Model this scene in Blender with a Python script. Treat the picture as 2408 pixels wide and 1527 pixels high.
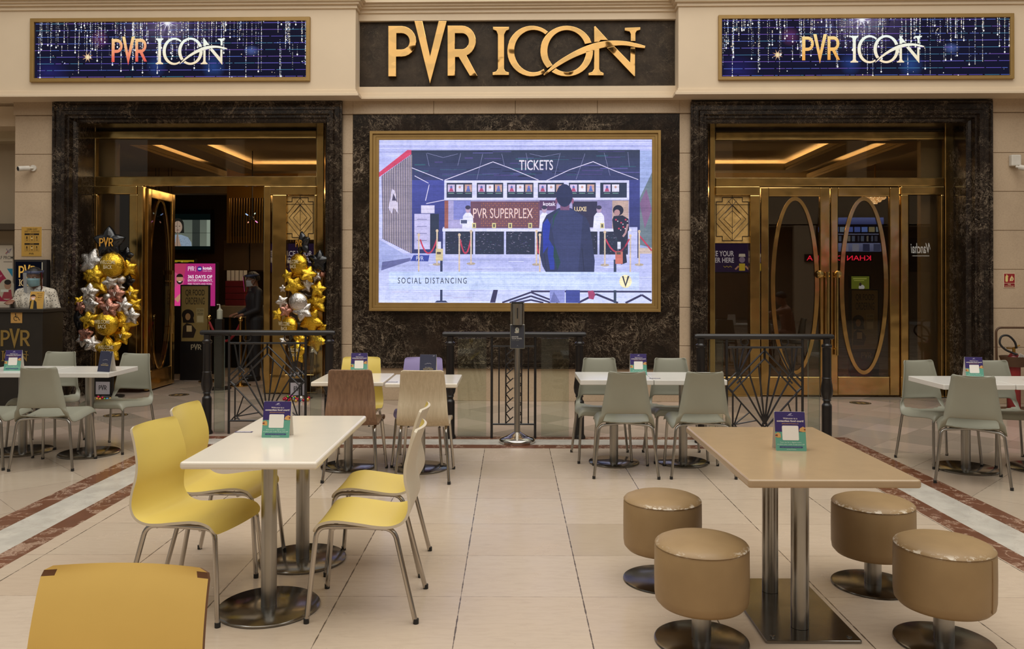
import bpy, bmesh, math, random
from math import sin, cos, pi, radians, tan, atan2, sqrt
from mathutils import Vector, Matrix
random.seed(7)
for o in list(bpy.data.objects): bpy.data.objects.remove(o)
sc = bpy.context.scene
COL = sc.collection

# ------------------------------------------------------------------ camera
PW, PH, FPX, CH = 2408.0, 1527.0, 1900.0, 1.544
PITCH, ROLL = radians(0.4), 0.0022
SHIFT_Y = (657 - FPX * tan(PITCH) - PH / 2) / PW
cd = bpy.data.cameras.new('camera'); cam = bpy.data.objects.new('camera', cd); COL.objects.link(cam)
cd.sensor_fit = 'HORIZONTAL'; cd.sensor_width = 36.0; cd.lens = 36.0 * FPX / PW
cd.shift_y = SHIFT_Y; cd.clip_start = 0.05; cd.clip_end = 200
CAMR = Matrix.Rotation(pi / 2 + PITCH, 3, 'X') @ Matrix.Rotation(ROLL, 3, 'Z')
cam.matrix_world = Matrix.Translation((0, 0, CH)) @ CAMR.to_4x4()
sc.camera = cam

# ------------------------------------------------------------------ world, lights, exposure
sc.view_settings.view_transform = 'Standard'
sc.view_settings.look = 'None'
sc.view_settings.exposure = 0.06
sc.view_settings.gamma = 1.0
sc.view_settings.use_curve_mapping = False
cy = sc.cycles
cy.use_denoising = True
cy.max_bounces = 8; cy.diffuse_bounces = 3; cy.glossy_bounces = 4; cy.transmission_bounces = 4; cy.transparent_max_bounces = 12
cy.caustics_reflective = False; cy.caustics_refractive = False
cy.sample_clamp_indirect = 4.0
world = bpy.data.worlds.new('World'); sc.world = world; world.use_nodes = True
wn = world.node_tree; wn.nodes.clear()
wo = wn.nodes.new('ShaderNodeOutputWorld'); wb = wn.nodes.new('ShaderNodeBackground')
wt = wn.nodes.new('ShaderNodeTexCoord'); wsx = wn.nodes.new('ShaderNodeSeparateXYZ'); wr = wn.nodes.new('ShaderNodeValToRGB')
wn.links.new(wt.outputs['Generated'], wsx.inputs[0]); wn.links.new(wsx.outputs['Z'], wr.inputs[0])
wr.color_ramp.elements[0].position = 0.0; wr.color_ramp.elements[0].color = (0.31, 0.288, 0.255, 1)
wr.color_ramp.elements[1].position = 0.75; wr.color_ramp.elements[1].color = (0.95, 0.92, 0.86, 1)
wn.links.new(wr.outputs[0], wb.inputs[0]); wn.links.new(wb.outputs[0], wo.inputs[0])
wb.inputs[1].default_value = 0.42

def area(name, loc, size, power, color, rot=(0, 0, 0), spread=None):
    l = bpy.data.lights.new(name, 'AREA'); l.shape = 'RECTANGLE'; l.size, l.size_y = size
    l.energy = power; l.color = color
    if spread: l.spread = spread
    o = bpy.data.objects.new(name, l); COL.objects.link(o); o.location = loc; o.rotation_euler = rot
    return o
area('atrium_skylight', (0, 4.5, 10.5), (14, 9), 980, (1.0, 0.975, 0.925))
area('front_wash_fill', (0, -2.5, 9.5), (20, 7), 520, (1.0, 0.965, 0.90), (radians(38), 0, 0))  # added fill that washes the facade from the front, no actual lamp

# ------------------------------------------------------------------ pixel helpers (photo 2408 x 1527)
CX, CYP = PW / 2, PH / 2 + SHIFT_Y * PW
def ray(px, py):
    return CAMR @ Vector(((px - CX) / FPX, -(py - CYP) / FPX, -1.0))
def G(px, py, z=0.0):
    d = ray(px, py); t = (z - CH) / d.z
    return d.x * t, d.y * t
def W(px, py, Y):
    d = ray(px, py); t = Y / d.y
    return d.x * t, CH + d.z * t
FY0, FT = 10.25, math.atan(0.026)
def TF(x, y, z=0.0):
    return (x * cos(FT) + y * sin(FT), FY0 - x * sin(FT) + y * cos(FT), z)
def FX(px, py, yl=0.0):
    d = ray(px, py); nx, ny = sin(FT), cos(FT)
    t = (yl + ny * FY0) / (d.x * nx + d.y * ny)
    X, Y = d.x * t, d.y * t - FY0
    return X * cos(FT) - Y * sin(FT), CH + d.z * t

# ------------------------------------------------------------------ mesh builder
class MB:
    def __init__(s): s.v, s.f, s.m, s.c = [], [], [], []
    def add(s, vs, fs, m=0, col=None):
        b = len(s.v); s.v += [tuple(v) for v in vs]
        for f in fs:
            s.f.append(tuple(i + b for i in f)); s.m.append(m); s.c.append(col)
        return s
    def box(s, x0, y0, z0, x1, y1, z1, m=0):
        return s.add([(x0,y0,z0),(x1,y0,z0),(x1,y1,z0),(x0,y1,z0),(x0,y0,z1),(x1,y0,z1),(x1,y1,z1),(x0,y1,z1)],
                     [(3,2,1,0),(4,5,6,7),(0,1,5,4),(1,2,6,5),(2,3,7,6),(3,0,4,7)], m)
    def prism(s, loop, a, b, plane='xz', m=0):
        n = len(loop)
        P = (lambda u, v, w: (u, w, v)) if plane == 'xz' else ((lambda u, v, w: (u, v, w)) if plane == 'xy' else (lambda u, v, w: (w, u, v)))
        vs = [P(u, v, a) for u, v in loop] + [P(u, v, b) for u, v in loop]
        fs = [tuple(range(n)), tuple(range(2 * n - 1, n - 1, -1))] + [(i, i + n, (i + 1) % n + n, (i + 1) % n) for i in range(n)]
        return s.add(vs, fs, m)
    def tube(s, pts, r, n=10, m=0, closed=False, caps=True):
        pts = [Vector(p) for p in pts]; N = len(pts)
        R = r if isinstance(r, (list, tuple)) else [r] * N
        rings = []; up = None
        for i, p in enumerate(pts):
            a = pts[i - 1] if (i > 0 or closed) else p
            b = pts[(i + 1) % N] if (i < N - 1 or closed) else p
            t = (b - a).normalized()
            if up is None:
                up = t.orthogonal().normalized()
            up = (up - t * up.dot(t))
            up = up.normalized() if up.length > 1e-6 else t.orthogonal().normalized()
            w = t.cross(up)
            rings.append([p + (up * cos(2*pi*k/n) + w * sin(2*pi*k/n)) * R[i] for k in range(n)])
        vs = [v for g in rings for v in g]; fs = []
        for i in range(N if closed else N - 1):
            j = (i + 1) % N
            for k in range(n):
                fs.append((i*n+k, i*n+(k+1) % n, j*n+(k+1) % n, j*n+k))
        if caps and not closed:
            fs.append(tuple(range(n - 1, -1, -1))); fs.append(tuple((N-1)*n + k for k in range(n)))
        return s.add(vs, fs, m)
    def lathe(s, prof, n=24, c=(0, 0, 0), m=0):
        vs, fs, rows = [], [], []
        for r, z in prof:
            if r < 1e-5:
                rows.append([len(vs)]); vs.append((c[0], c[1], c[2] + z))
            else:
                rows.append(list(range(len(vs), len(vs) + n)))
                vs += [(c[0] + r*cos(2*pi*k/n), c[1] + r*sin(2*pi*k/n), c[2] + z) for k in range(n)]
        for a, b in zip(rows, rows[1:]):
            if len(a) == 1 and len(b) == 1: continue
            for k in range(n):
                k2 = (k + 1) % n
                if len(a) == 1: fs.append((a[0], b[k2], b[k]))
                elif len(b) == 1: fs.append((a[k], a[k2], b[0]))
                else: fs.append((a[k], a[k2], b[k2], b[k]))
        return s.add(vs, fs, m)
    def cyl(s, c, r, z0, z1, n=24, m=0):
        return s.lathe([(0, z0), (r, z0), (r, z1), (0, z1)], n, c, m)
    def ell(s, c, r, n=16, m=0, M=None):
        k = max(6, n // 2); vs = []
        prof = [(sin(pi*i/k), -cos(pi*i/k)) for i in range(k + 1)]
        t = MB().lathe(prof, n)
        for v in t.v:
            q = Vector((v[0]*r[0], v[1]*r[1], v[2]*r[2]))
            if M is not None: q = M @ q
            vs.append(q + Vector(c))
        return s.add(vs, t.f, m)
    def capsule(s, p0, r0, p1, r1, n=14, m=0):
        p0, p1 = Vector(p0), Vector(p1); d = (p1 - p0); L = d.length; d.normalize()
        pts, rs = [], []
        for i in range(5):
            a = pi/2 * i / 4; pts.append(p0 - d * r0 * cos(a) * 1.0); rs.append(max(r0 * sin(a), 0.0004))
        for i in range(5):
            a = pi/2 * i / 4; pts.append(p1 + d * r1 * sin(a)); rs.append(max(r1 * cos(a), 0.0004))
        return s.tube(pts, rs, n, m)
    def grid(s, fn, nu, nv, m=0, col=None):
        vs = [fn(i / nu, j / nv) for j in range(nv + 1) for i in range(nu + 1)]
        fs = [(j*(nu+1)+i, j*(nu+1)+i+1, (j+1)*(nu+1)+i+1, (j+1)*(nu+1)+i) for j in range(nv) for i in range(nu)]
        return s.add(vs, fs, m, col)
    def merge(s, o, M=None, m=None):
        b = len(s.v)
        s.v += [tuple(M @ Vector(v)) if M is not None else v for v in o.v]
        s.f += [tuple(i + b for i in f) for f in o.f]; s.m += [(m if m is not None else k) for k in o.m]; s.c += o.c
        return s

def mesh_of(mb, name, mats, smooth=None):
    me = bpy.data.meshes.new(name); me.from_pydata(mb.v, [], mb.f)
    for mt in (mats if isinstance(mats, (list, tuple)) else [mats]): me.materials.append(mt)
    me.polygons.foreach_set('material_index', mb.m)
    if any(c is not None for c in mb.c):
        ca = me.color_attributes.new('Col', 'FLOAT_COLOR', 'CORNER'); buf = []
        for f, c in zip(mb.f, mb.c):
            c = c or (1, 1, 1)
            if isinstance(c[0], (tuple, list)):
                for q in c: buf += [q[0], q[1], q[2], 1.0]
            else:
                for _ in f: buf += [c[0], c[1], c[2], 1.0]
        ca.data.foreach_set('color', buf)
    me.update()
    if smooth:
        me.shade_smooth(); me.set_sharp_from_angle(angle=radians(smooth))
    return me
def obj(name, mb, mats, parent=None, loc=(0, 0, 0), rot=(0, 0, 0), smooth=None, bevel=0, bseg=2):
    me = mesh_of(mb, name, mats, smooth) if isinstance(mb, MB) else mb
    o = bpy.data.objects.new(name, me); COL.objects.link(o)
    o.location = loc; o.rotation_euler = rot
    if parent: o.parent = parent
    if bevel:
        b = o.modifiers.new('bevel', 'BEVEL'); b.width = bevel; b.segments = bseg; b.limit_method = 'ANGLE'; b.angle_limit = radians(35)
    return o
def thing(name, label, cat, loc=(0, 0, 0), rotz=0.0, group=None):
    o = bpy.data.objects.new(name, None); COL.objects.link(o); o.empty_display_size = 0.1
    o.location = loc; o.rotation_euler = (0, 0, rotz); o['label'] = label; o['category'] = cat
    if group: o['group'] = group
    return o
def tag(o, label, cat, group=None):
    o['label'] = label; o['category'] = cat
    if group: o['group'] = group
    return o
def struct(o): o['kind'] = 'structure'; return o
def sroot(name, loc=(0, 0, 0), rotz=0.0):
    o = bpy.data.objects.new(name, None); COL.objects.link(o); o.location = loc; o.rotation_euler = (0, 0, rotz); o['kind'] = 'structure'
    return o
def kids(o): return [c for c in bpy.data.objects if c.parent == o]
def dup(root, loc, rotz, label, group=None, scale=None):
    r = root.copy(); COL.objects.link(r); r.location = loc; r.rotation_euler = (0, 0, rotz); r['label'] = label
    if group: r['group'] = group
    if scale: r.scale = (scale,) * 3
    for ch in kids(root):
        c = ch.copy(); COL.objects.link(c); c.parent = r
        for g in kids(ch):
            d = g.copy(); COL.objects.link(d); d.parent = c
    return r
def arc(cx, cy_, rx, ry, a0, a1, n=12):
    return [(cx + rx*cos(radians(a0 + (a1-a0)*i/n)), cy_ + ry*sin(radians(a0 + (a1-a0)*i/n))) for i in range(n + 1)]
def rrect(x0, y0, x1, y1, r, n=4):
    return arc(x0+r, y0+r, r, r, 180, 270, n) + arc(x1-r, y0+r, r, r, 270, 360, n) + arc(x1-r, y1-r, r, r, 0, 90, n) + arc(x0+r, y1-r, r, r, 90, 180, n)
def smoothpath(pts, k=6):
    P = [Vector(p) for p in pts]; out = []
    for i in range(len(P) - 1):
        a, b, c, d = P[max(i-1, 0)], P[i], P[i+1], P[min(i+2, len(P)-1)]
        for j in range(k):
            t = j / k
            out.append(0.5 * ((2*b) + (c-a)*t + (2*a-5*b+4*c-d)*t*t + (3*b-a-3*c+d)*t**3))
    return out + [P[-1]]
def fillet(pts, r, n=5):
    P = [Vector(p) for p in pts]; out = [P[0]]
    for i in range(1, len(P) - 1):
        a = (P[i-1]-P[i]); b = (P[i+1]-P[i]); rr = min(r, a.length*0.49, b.length*0.49)
        p0 = P[i] + a.normalized()*rr; p1 = P[i] + b.normalized()*rr
        for k in range(n + 1):
            t = k / n; out.append(p0*(1-t)**2 + P[i]*2*t*(1-t) + p1*t*t)
    return out + [P[-1]]

# ------------------------------------------------------------------ materials
def s2l(c):
    if isinstance(c, str): c = tuple(int(c[i:i+2], 16) for i in (0, 2, 4))
    return tuple(((x/255) / 12.92 if x/255 <= 0.04045 else ((x/255 + 0.055) / 1.055) ** 2.4) for x in c)
class NT:
    def __init__(s, name):
        s.mat = bpy.data.materials.new(name); s.mat.use_nodes = True; s.t = s.mat.node_tree; s.t.nodes.clear()
        s.out = s.n('OutputMaterial')
    def n(s, typ, **kw):
        nd = s.t.nodes.new('ShaderNode' + typ)
        for k, v in kw.items():
            if k in nd.inputs: s.set(nd, k, v)
            else: setattr(nd, k, v)
        return nd
    def set(s, nd, k, v):
        if isinstance(v, bpy.types.NodeSocket): s.t.links.new(v, nd.inputs[k])
        else:
            if isinstance(v, (tuple, list)) and len(v) == 3 and nd.inputs[k].type == 'RGBA': v = (*v, 1)
            nd.inputs[k].default_value = v
    def coord(s, which='Object', scale=(1, 1, 1), rot=(0, 0, 0), loc=(0, 0, 0)):
        if which == 'World': src = s.n('NewGeometry').outputs['Position']
        else: src = s.n('TexCoord').outputs[which]
        mp = s.n('Mapping'); s.set(mp, 'Vector', src); s.set(mp, 'Scale', scale); s.set(mp, 'Rotation', rot); s.set(mp, 'Location', loc)
        return mp.outputs[0]
    def noise(s, vec, scale, detail=3, rough=0.5, dist=0.0, out=0):
        nd = s.n('TexNoise'); s.set(nd, 'Vector', vec); s.set(nd, 'Scale', scale); s.set(nd, 'Detail', detail); s.set(nd, 'Roughness', rough); s.set(nd, 'Distortion', dist)
        return nd.outputs[out]
    def ramp(s, fac, stops, interp='LINEAR'):
        nd = s.n('ValToRGB'); cr = nd.color_ramp; cr.interpolation = interp
        while len(cr.elements) < len(stops): cr.elements.new(0.5)
        for e, (p, c) in zip(cr.elements, stops):
            e.position = p; e.color = (*c, 1) if isinstance(c, (tuple, list)) else (c, c, c, 1)
        s.t.links.new(fac, nd.inputs[0]); return nd.outputs[0]
    def mix(s, fac, a, b, typ='MIX'):
        nd = s.n('MixRGB', blend_type=typ); s.set(nd, 'Fac', fac); s.set(nd, 'Color1', a); s.set(nd, 'Color2', b); return nd.outputs[0]
    def math(s, op, a, b=0.0):
        nd = s.n('Math', operation=op)
        for i, v in enumerate((a, b)):
            if isinstance(v, bpy.types.NodeSocket): s.t.links.new(v, nd.inputs[i])
            else: nd.inputs[i].default_value = v
        return nd.outputs[0]
    def bump(s, h, strength=0.2, dist=0.01):
        nd = s.n('Bump'); s.set(nd, 'Height', h); s.set(nd, 'Strength', strength); s.set(nd, 'Distance', dist); return nd.outputs[0]
    def bsdf(s, color, rough=0.5, metal=0.0, normal=None, spec=0.5, coat=0.0, ior=1.5, **kw):
        b = s.n('BsdfPrincipled'); s.set(b, 'Base Color', color); s.set(b, 'Roughness', rough); s.set(b, 'Metallic', metal)
        s.set(b, 'Specular IOR Level', spec); s.set(b, 'Coat Weight', coat); s.set(b, 'IOR', ior)
        if normal is not None: s.set(b, 'Normal', normal)
        for k, v in kw.items(): s.set(b, k, v)
        s.t.links.new(b.outputs[0], s.out.inputs[0]); return b
def simple(name, rgb, rough=0.5, metal=0.0, var=0.08, vscale=8.0, spec=0.5, coat=0.0, bump=0.0, bscale=60.0, coord='Object'):
    t = NT(name); c = s2l(rgb) if not isinstance(rgb[0], float) else rgb
    v = t.coord(coord); nz = t.noise(v, vscale, 4)
    col = t.ramp(nz, [(0.3, tuple(x*(1-var) for x in c)), (0.7, tuple(min(1, x*(1+var)) for x in c))])
    nm = t.bump(t.noise(v, bscale, 3), bump, 0.004) if bump else None
    t.bsdf(col, rough, metal, nm, spec, coat)
    return t.mat
M = {}
def emis(name, rgb, strength):
    t = NT(name); e = t.n('Emission'); t.set(e, 'Color', s2l(rgb)); t.set(e, 'Strength', strength)
    t.t.links.new(e.outputs[0], t.out.inputs[0]); return t.mat
# stone and plaster
def beige_stone(name, c0, c1, joint_h=None, spec=0.4, rough=0.45):
    t = NT(name); v = t.coord('World')
    a = t.noise(v, 1.1, 5, 0.6); b = t.noise(v, 55, 3, 0.6)
    col = t.mix(t.ramp(a, [(0.35, 0.0), (0.65, 1.0)]), s2l(c0), s2l(c1))
    col = t.mix(t.ramp(b, [(0.45, 0.0), (0.75, 0.22)]), col, s2l('7d6a55'))
    t.bsdf(col, rough, 0, t.bump(b, 0.05, 0.002), spec); return t.mat
M['stone'] = beige_stone('beige_stone', 'c0a98d', 'b29c82')
M['stone_dark'] = beige_stone('beige_stone_band', 'b09a80', 'a48f76')
M['plaster'] = simple('cream_plaster', 'd8c3a6', 0.6, var=0.03, vscale=2.0, bump=0.06, bscale=180)
M['plaster_shadow'] = simple('shaded_plaster', 'a8967c', 0.7, var=0.04, vscale=2.0)  # plaster darkened, the shade of the recess put into its colour
def dark_marble(name, vein=1.0, base='17110d', base2='2b2018', gloss=0.16, vc='b09c84', sc_=1.0, spec=0.4):
    t = NT(name); v = t.coord('World', (sc_, sc_, sc_))
    w = t.noise(v, 2.3, 5, 0.6, 0.0, 1)
    vv = t.n('MixRGB', blend_type='ADD'); t.set(vv, 'Fac', 0.55); t.set(vv, 'Color1', v); t.set(vv, 'Color2', w)
    vv = vv.outputs[0]
    def veins(scale, width, rot=0):
        nz = t.noise(vv, scale, 6, 0.62, 1.2)
        d = t.math('ABSOLUTE', t.math('SUBTRACT', nz, 0.5))
        return t.ramp(d, [(0.0, 1.0), (width, 0.08), (width * 2.0, 0.0)])
    patch = t.ramp(t.noise(v, 1.7, 4, 0.6), [(0.42, 0.12), (0.60, 1.0)])
    f = t.mix(1.0, veins(2.4, 0.009), veins(5.5, 0.010), 'ADD')
    f = t.mix(1.0, f, t.mix(1.0, veins(13, 0.013), (0.5, 0.5, 0.5), 'MULTIPLY'), 'ADD')
    f = t.mix(1.0, f, patch, 'MULTIPLY')
    basec = t.mix(t.ramp(t.noise(v, 5, 6, 0.65), [(0.35, 0.0), (0.7, 1.0)]), s2l(base), s2l(base2))
    k = t.math('MULTIPLY', f, vein)
    col = t.mix(k, basec, s2l(vc))
    t.bsdf(col, gloss, 0, None, spec); return t.mat
M['marble'] = dark_marble('dark_brown_marble', 0.55)
M['marble_frame'] = dark_marble('dark_brown_marble_moulding', 0.6, sc_=1.3)
M['marble_sign'] = dark_marble('grey_brown_marble', 0.22, '2a2118', '43372a', 0.5, '8a785f', spec=0.2)
# metals
def metal(name, rgb, rough, bscale=0, bstr=0.0, aniso=False, dist=0.01, var=0.05, detail=2):
    t = NT(name); v = t.coord('Object'); c = s2l(rgb)
    nz = t.noise(v, 6, 3)
    col = t.ramp(nz, [(0.3, tuple(x*(1-var) for x in c)), (0.7, tuple(min(1, x*(1+var)) for x in c))])
    nm = t.bump(t.noise(v, bscale, detail), bstr, dist) if bstr else None
    t.bsdf(col, rough, 1.0, nm); return t.mat
M['brass'] = metal('polished_brass', 'cfae6e', 0.16, 2.2, 0.45, dist=0.025, var=0.1)
M['brass_matte'] = metal('satin_gold_frame', 'a8803c', 0.42, 30, 0.05)
M['gold_letter'] = metal('mirror_gold', 'cfa568', 0.05, 1.8, 0.62, dist=0.06, detail=2)
M['gold_frame'] = simple('gold_painted_frame', '9c7c46', 0.45, 0.35, var=0.06)
M['steel'] = metal('brushed_steel', 'a8a49d', 0.28, 40, 0.04)
M['steel_dark'] = metal('scuffed_steel_disc', '86837e', 0.18, 14, 0.05, var=0.2)
M['chrome'] = metal('chrome', 'bdb6ad', 0.12)
M['iron'] = simple('black_painted_iron', '23201f', 0.35, 0.0, var=0.15, spec=0.5)
M['iron_post'] = simple('dark_brown_painted_post', '1e1917', 0.3, 0.0, var=0.2, spec=0.5)
def glassmat(name, tint, refl=1.0, ior=1.5, rough=0.0):
    t = NT(name); tr = t.n('BsdfTransparent'); t.set(tr, 'Color', tint)
    gl = t.n('BsdfGlossy'); t.set(gl, 'Roughness', rough); t.set(gl, 'Color', (1, 1, 1))
    fr = t.n('Fresnel'); t.set(fr, 'IOR', ior)
    mx = t.n('MixShader'); t.t.links.new(t.math('MULTIPLY', fr.outputs[0], refl), mx.inputs[0])
    t.t.links.new(tr.outputs[0], mx.inputs[1]); t.t.links.new(gl.outputs[0], mx.inputs[2])
    t.t.links.new(mx.outputs[0], t.out.inputs[0]); return t.mat
M['glass'] = glassmat('clear_railing_glass', (0.86, 0.91, 0.87), 0.8)
M['glass_edge'] = simple('green_glass_edge', '6f8478', 0.2, var=0.05)
M['glass_door'] = glassmat('smoked_door_glass', (0.76, 0.71, 0.63), 1.2, 1.55)
M['glass_transom'] = glassmat('clear_transom_glass', (0.84, 0.80, 0.72), 1.0, 1.5)
M['visor'] = glassmat('clear_visor', (0.88, 0.92, 0.98), 1.4)
# printed / glowing pictures (colour attribute)
def canvas_mat(name, emit):
    t = NT(name); a = t.n('VertexColor', layer_name='Col').outputs[0]
    if emit:
        e = t.n('Emission'); t.set(e, 'Color', a); t.set(e, 'Strength', emit); t.t.links.new(e.outputs[0], t.out.inputs[0])
    else: t.bsdf(a, 0.45, 0, None, 0.4)
    return t.mat
M['print'] = canvas_mat('printed_card', 0)
M['screen'] = canvas_mat('lit_screen', 0.8)
M['screen_dim'] = canvas_mat('dim_screen', 0.55)
def led_mat(name, strength, sx, band, lift, mottle=False):
    t = NT(name); a = t.n('VertexColor', layer_name='Col').outputs[0]
    v = t.coord('Object')
    sp = t.n('SeparateXYZ'); t.set(sp, 'Vector', v)
    n1 = t.noise(t.coord('Object', (0.15, 1, 9)), 3.0, 3, 0.7)           # refresh bands across the wall of leds
    bandf = t.ramp(n1, [(0.32, 1 - band), (0.55, 1.0), (0.7, 1 + band * 0.25)])
    px = t.math('ABSOLUTE', t.math('SUBTRACT', t.math('FRACT', t.math('MULTIPLY', sp.outputs['X'], sx)), 0.5))
    pz = t.math('ABSOLUTE', t.math('SUBTRACT', t.math('FRACT', t.math('MULTIPLY', sp.outputs['Z'], sx)), 0.5))
    d = t.math('MAXIMUM', px, pz)
    dots = t.ramp(d, [(0.25, 1.06), (0.5, 0.8)])
    c = t.mix(1.0, t.mix(1.0, a, bandf, 'MULTIPLY'), dots, 'MULTIPLY')
    m1 = t.ramp(t.noise(v, 5.0, 6, 0.7, 0.8), [(0.3, (.80, .80, .86)), (0.5, (1.0, .98, 1.0)), (0.72, (1.14, 1.10, 1.06))])   # photographic mottling of the picture
    m2 = t.ramp(t.noise(t.coord('Object', (1, 1, 2.5)), 26.0, 4, 0.7), [(0.32, (.84, .86, .84)), (0.6, (1.08, 1.05, 1.1))])
    if mottle: c = t.mix(1.0, t.mix(1.0, c, m1, 'MULTIPLY'), m2, 'MULTIPLY')
    c = t.mix(1.0, t.mix(1.0, c, (0.9, 0.9, 0.9), 'MULTIPLY'), lift, 'ADD')
    e = t.n('Emission'); t.set(e, 'Color', c); t.set(e, 'Strength', strength); t.t.links.new(e.outputs[0], t.out.inputs[0])
    return t.mat
M['led'] = led_mat('led_wall', 1.22, 80, 0.22, (0.03, 0.034, 0.055), True)
M['led_sign'] = led_mat('led_sign_wall', 1.1, 80, 0.12, (0.004, 0.004, 0.008))

# ------------------------------------------------------------------ flat pictures: screens, posters, cards
_tc = {}
def curve_tris(loops, extrude=0.0, bevel=0.0):
    cu = bpy.data.curves.new('c', 'CURVE'); cu.dimensions = '2D'; cu.fill_mode = 'BOTH'; cu.extrude = extrude; cu.bevel_depth = bevel; cu.bevel_resolution = 1
    for lp in loops:
        sp = cu.splines.new('POLY'); sp.points.add(len(lp) - 1); sp.use_cyclic_u = True
        for p, (x, y) in zip(sp.points, lp): p.co = (x, y, 0, 1)
    return _tomesh(cu)
def _tomesh(cu):
    o = bpy.data.objects.new('c', cu); COL.objects.link(o)
    bpy.context.view_layer.update()
    me = o.to_mesh(); me.calc_loop_triangles()
    vs = [tuple(v.co) for v in me.vertices]; fs = [tuple(p.vertices) for p in me.polygons]
    o.to_mesh_clear(); bpy.data.objects.remove(o); bpy.data.curves.remove(cu)
    return vs, fs
def text_tris(body, bold=0.0, shear=0.0, spacing=1.0):
    if any(ch in body for ch in 'MWNK'): bold = min(bold, .006)      # sharp inner corners fold over when fattened
    key = (body, bold, shear, spacing)
    if key not in _tc:
        cu = bpy.data.curves.new('t', 'FONT'); cu.body = body; cu.offset = bold; cu.shear = shear; cu.space_character = spacing; cu.resolution_u = 3; cu.fill_mode = 'FRONT'
        cu.align_x = 'CENTER'
        vs, fs = _tomesh(cu)
        x0, x1 = min(v[0] for v in vs), max(v[0] for v in vs); y0, y1 = min(v[1] for v in vs), max(v[1] for v in vs)
        _tc[key] = ([((v[0]-x0)/(x1-x0), (v[1]-y0)/(y1-y0)) for v in vs], fs)
    return _tc[key]
class Canvas:
    EPS = 0.0006
    def __init__(s, u0, v0, su, sv): s.u0, s.v0, s.su, s.sv, s.mb = u0, v0, su, sv, MB()
    def _p(s, u, v, L): return ((u - s.u0) * s.su, -L * s.EPS, (s.v0 - v) * s.sv)
    def poly(s, pts, col, L=1):
        c = s2l(col) if isinstance(col, str) else [s2l(q) for q in col]
        s.mb.add([s._p(u, v, L) for u, v in pts], [tuple(range(len(pts)))], 0, c); return s
    def rect(s, x0, y0, x1, y1, col, L=1): return s.poly([(x0, y1), (x1, y1), (x1, y0), (x0, y0)], col, L)
    def vgrad(s, x0, y0, x1, y1, ct, cb, L=1): return s.poly([(x0, y1), (x1, y1), (x1, y0), (x0, y0)], [cb, cb, ct, ct], L)
    def ellipse(s, cx, cy_, rx, ry, col, L=1, n=20): return s.poly(arc(cx, cy_, rx, ry, 0, 360 - 360/n, n - 1), col, L)
    def glow(s, cx, cy_, rx, ry, cin, cout, L=1, n=20):
        P = arc(cx, cy_, rx, ry, 0, 360, n)
        for a, b in zip(P, P[1:]): s.poly([(cx, cy_), a, b], [cin, cout, cout], L)
        return s
    def line(s, pts, w, col, L=1):
        for (x0, y0), (x1, y1) in zip(pts, pts[1:]):
            d = sqrt((x1-x0)**2 + (y1-y0)**2) or 1; nx, ny = -(y1-y0)/d*w/2, (x1-x0)/d*w/2
            s.poly([(x0+nx, y0+ny), (x1+nx, y1+ny), (x1-nx, y1-ny), (x0-nx, y0-ny)], col, L)
        return s
    def text(s, body, x0, y0, x1, y1, col, L=2, bold=0.0, shear=0.0, spacing=1.0):
        vs, fs = text_tris(body, bold, shear, spacing)
        s.mb.add([s._p(x0 + a*(x1-x0), y1 + b*(y0-y1), L) for a, b in vs], fs, 0, s2l(col)); return s
    def loops(s, loops, fn, col, L=2):
        vs, fs = curve_tris([[(p[0], -p[1]) for p in lp] for lp in loops])
        pts = [fn(v[0], -v[1]) for v in vs]
        if callable(col):
            for f in fs:
                s.mb.add([s._p(*pts[i], L) for i in f], [tuple(range(len(f)))], 0, [s2l(col(*pts[i])) for i in f])
        else: s.mb.add([s._p(u, v, L) for u, v in pts], fs, 0, s2l(col))
        return s
    def build(s, name, mat, parent, loc=(0, 0, 0), rot=(0, 0, 0)): return obj(name, s.mb, mat, parent, loc, rot)

# the cinema logo as outlines, photo pixel units
def _sc(pts, ox, oy, k): return [(ox + x/k, oy + y/k) for x, y in pts]
_P = [[(225,215)] + arc(430,452,228,237,-90,90) + [(340,690),(340,1000),(225,1000)], [(345,320)] + arc(430,452,130,132,-90,90) + [(345,585)]]
_V = [[(635,135),(755,135),(878,700),(1015,135),(1140,135),(878,1110)]]
_R = [[(1157,210)] + arc(1380,447,215,237,-90,72) + [(1615,990),(1505,990),(1330,695),(1268,695),(1268,990),(1157,990)], [(1265,320)] + arc(1380,450,112,130,-90,90) + [(1265,580)]]
_I = [[(118,205),(342,205),(342,235),(300,255),(272,310),(272,800),(290,835),(340,850),(340,880),(113,880),(113,850),(165,835),(187,800),(187,310),(165,255),(118,235)]]
_C = [arc(668,545,348,355,-50,-302,28) + arc(690,545,275,303,-302,-52,28)]
_O = [arc(1160,545,372,355,-20,-222,26) + arc(1160,545,275,300,-222,-20,26), arc(1160,545,372,355,-236,-360,16) + arc(1160,545,275,300,-360,-236,16)]
_N = [[(1548,205),(1562,195),(1735,385),(1640,385),(1615,410),(1550,415)],
      [(1550,530),(1618,515),(1618,800),(1640,840),(1680,860),(1680,885),(1470,885),(1470,860),(1525,840),(1550,800)],
      [(1985,220),(2200,212),(2200,240),(2150,255),(2130,290),(2130,400),(2070,400),(2070,310),(2050,265),(1985,250)],
      [(1735,500),(1830,480),(2060,715),(2065,500),(2125,500),(2125,895),(2110,895)]]
_S = [[tuple(p) for p in smoothpath([(835,880),(1000,720),(1200,590),(1400,490),(1600,425),(1800,400),(2000,410),(2150,440),(2270,475)], 4)] +
      [tuple(p) for p in smoothpath([(2265,500),(2150,490),(2000,465),(1850,465),(1650,500),(1450,560),(1250,640),(1050,750),(840,886)], 4)]]
LOGO = {}
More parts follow.
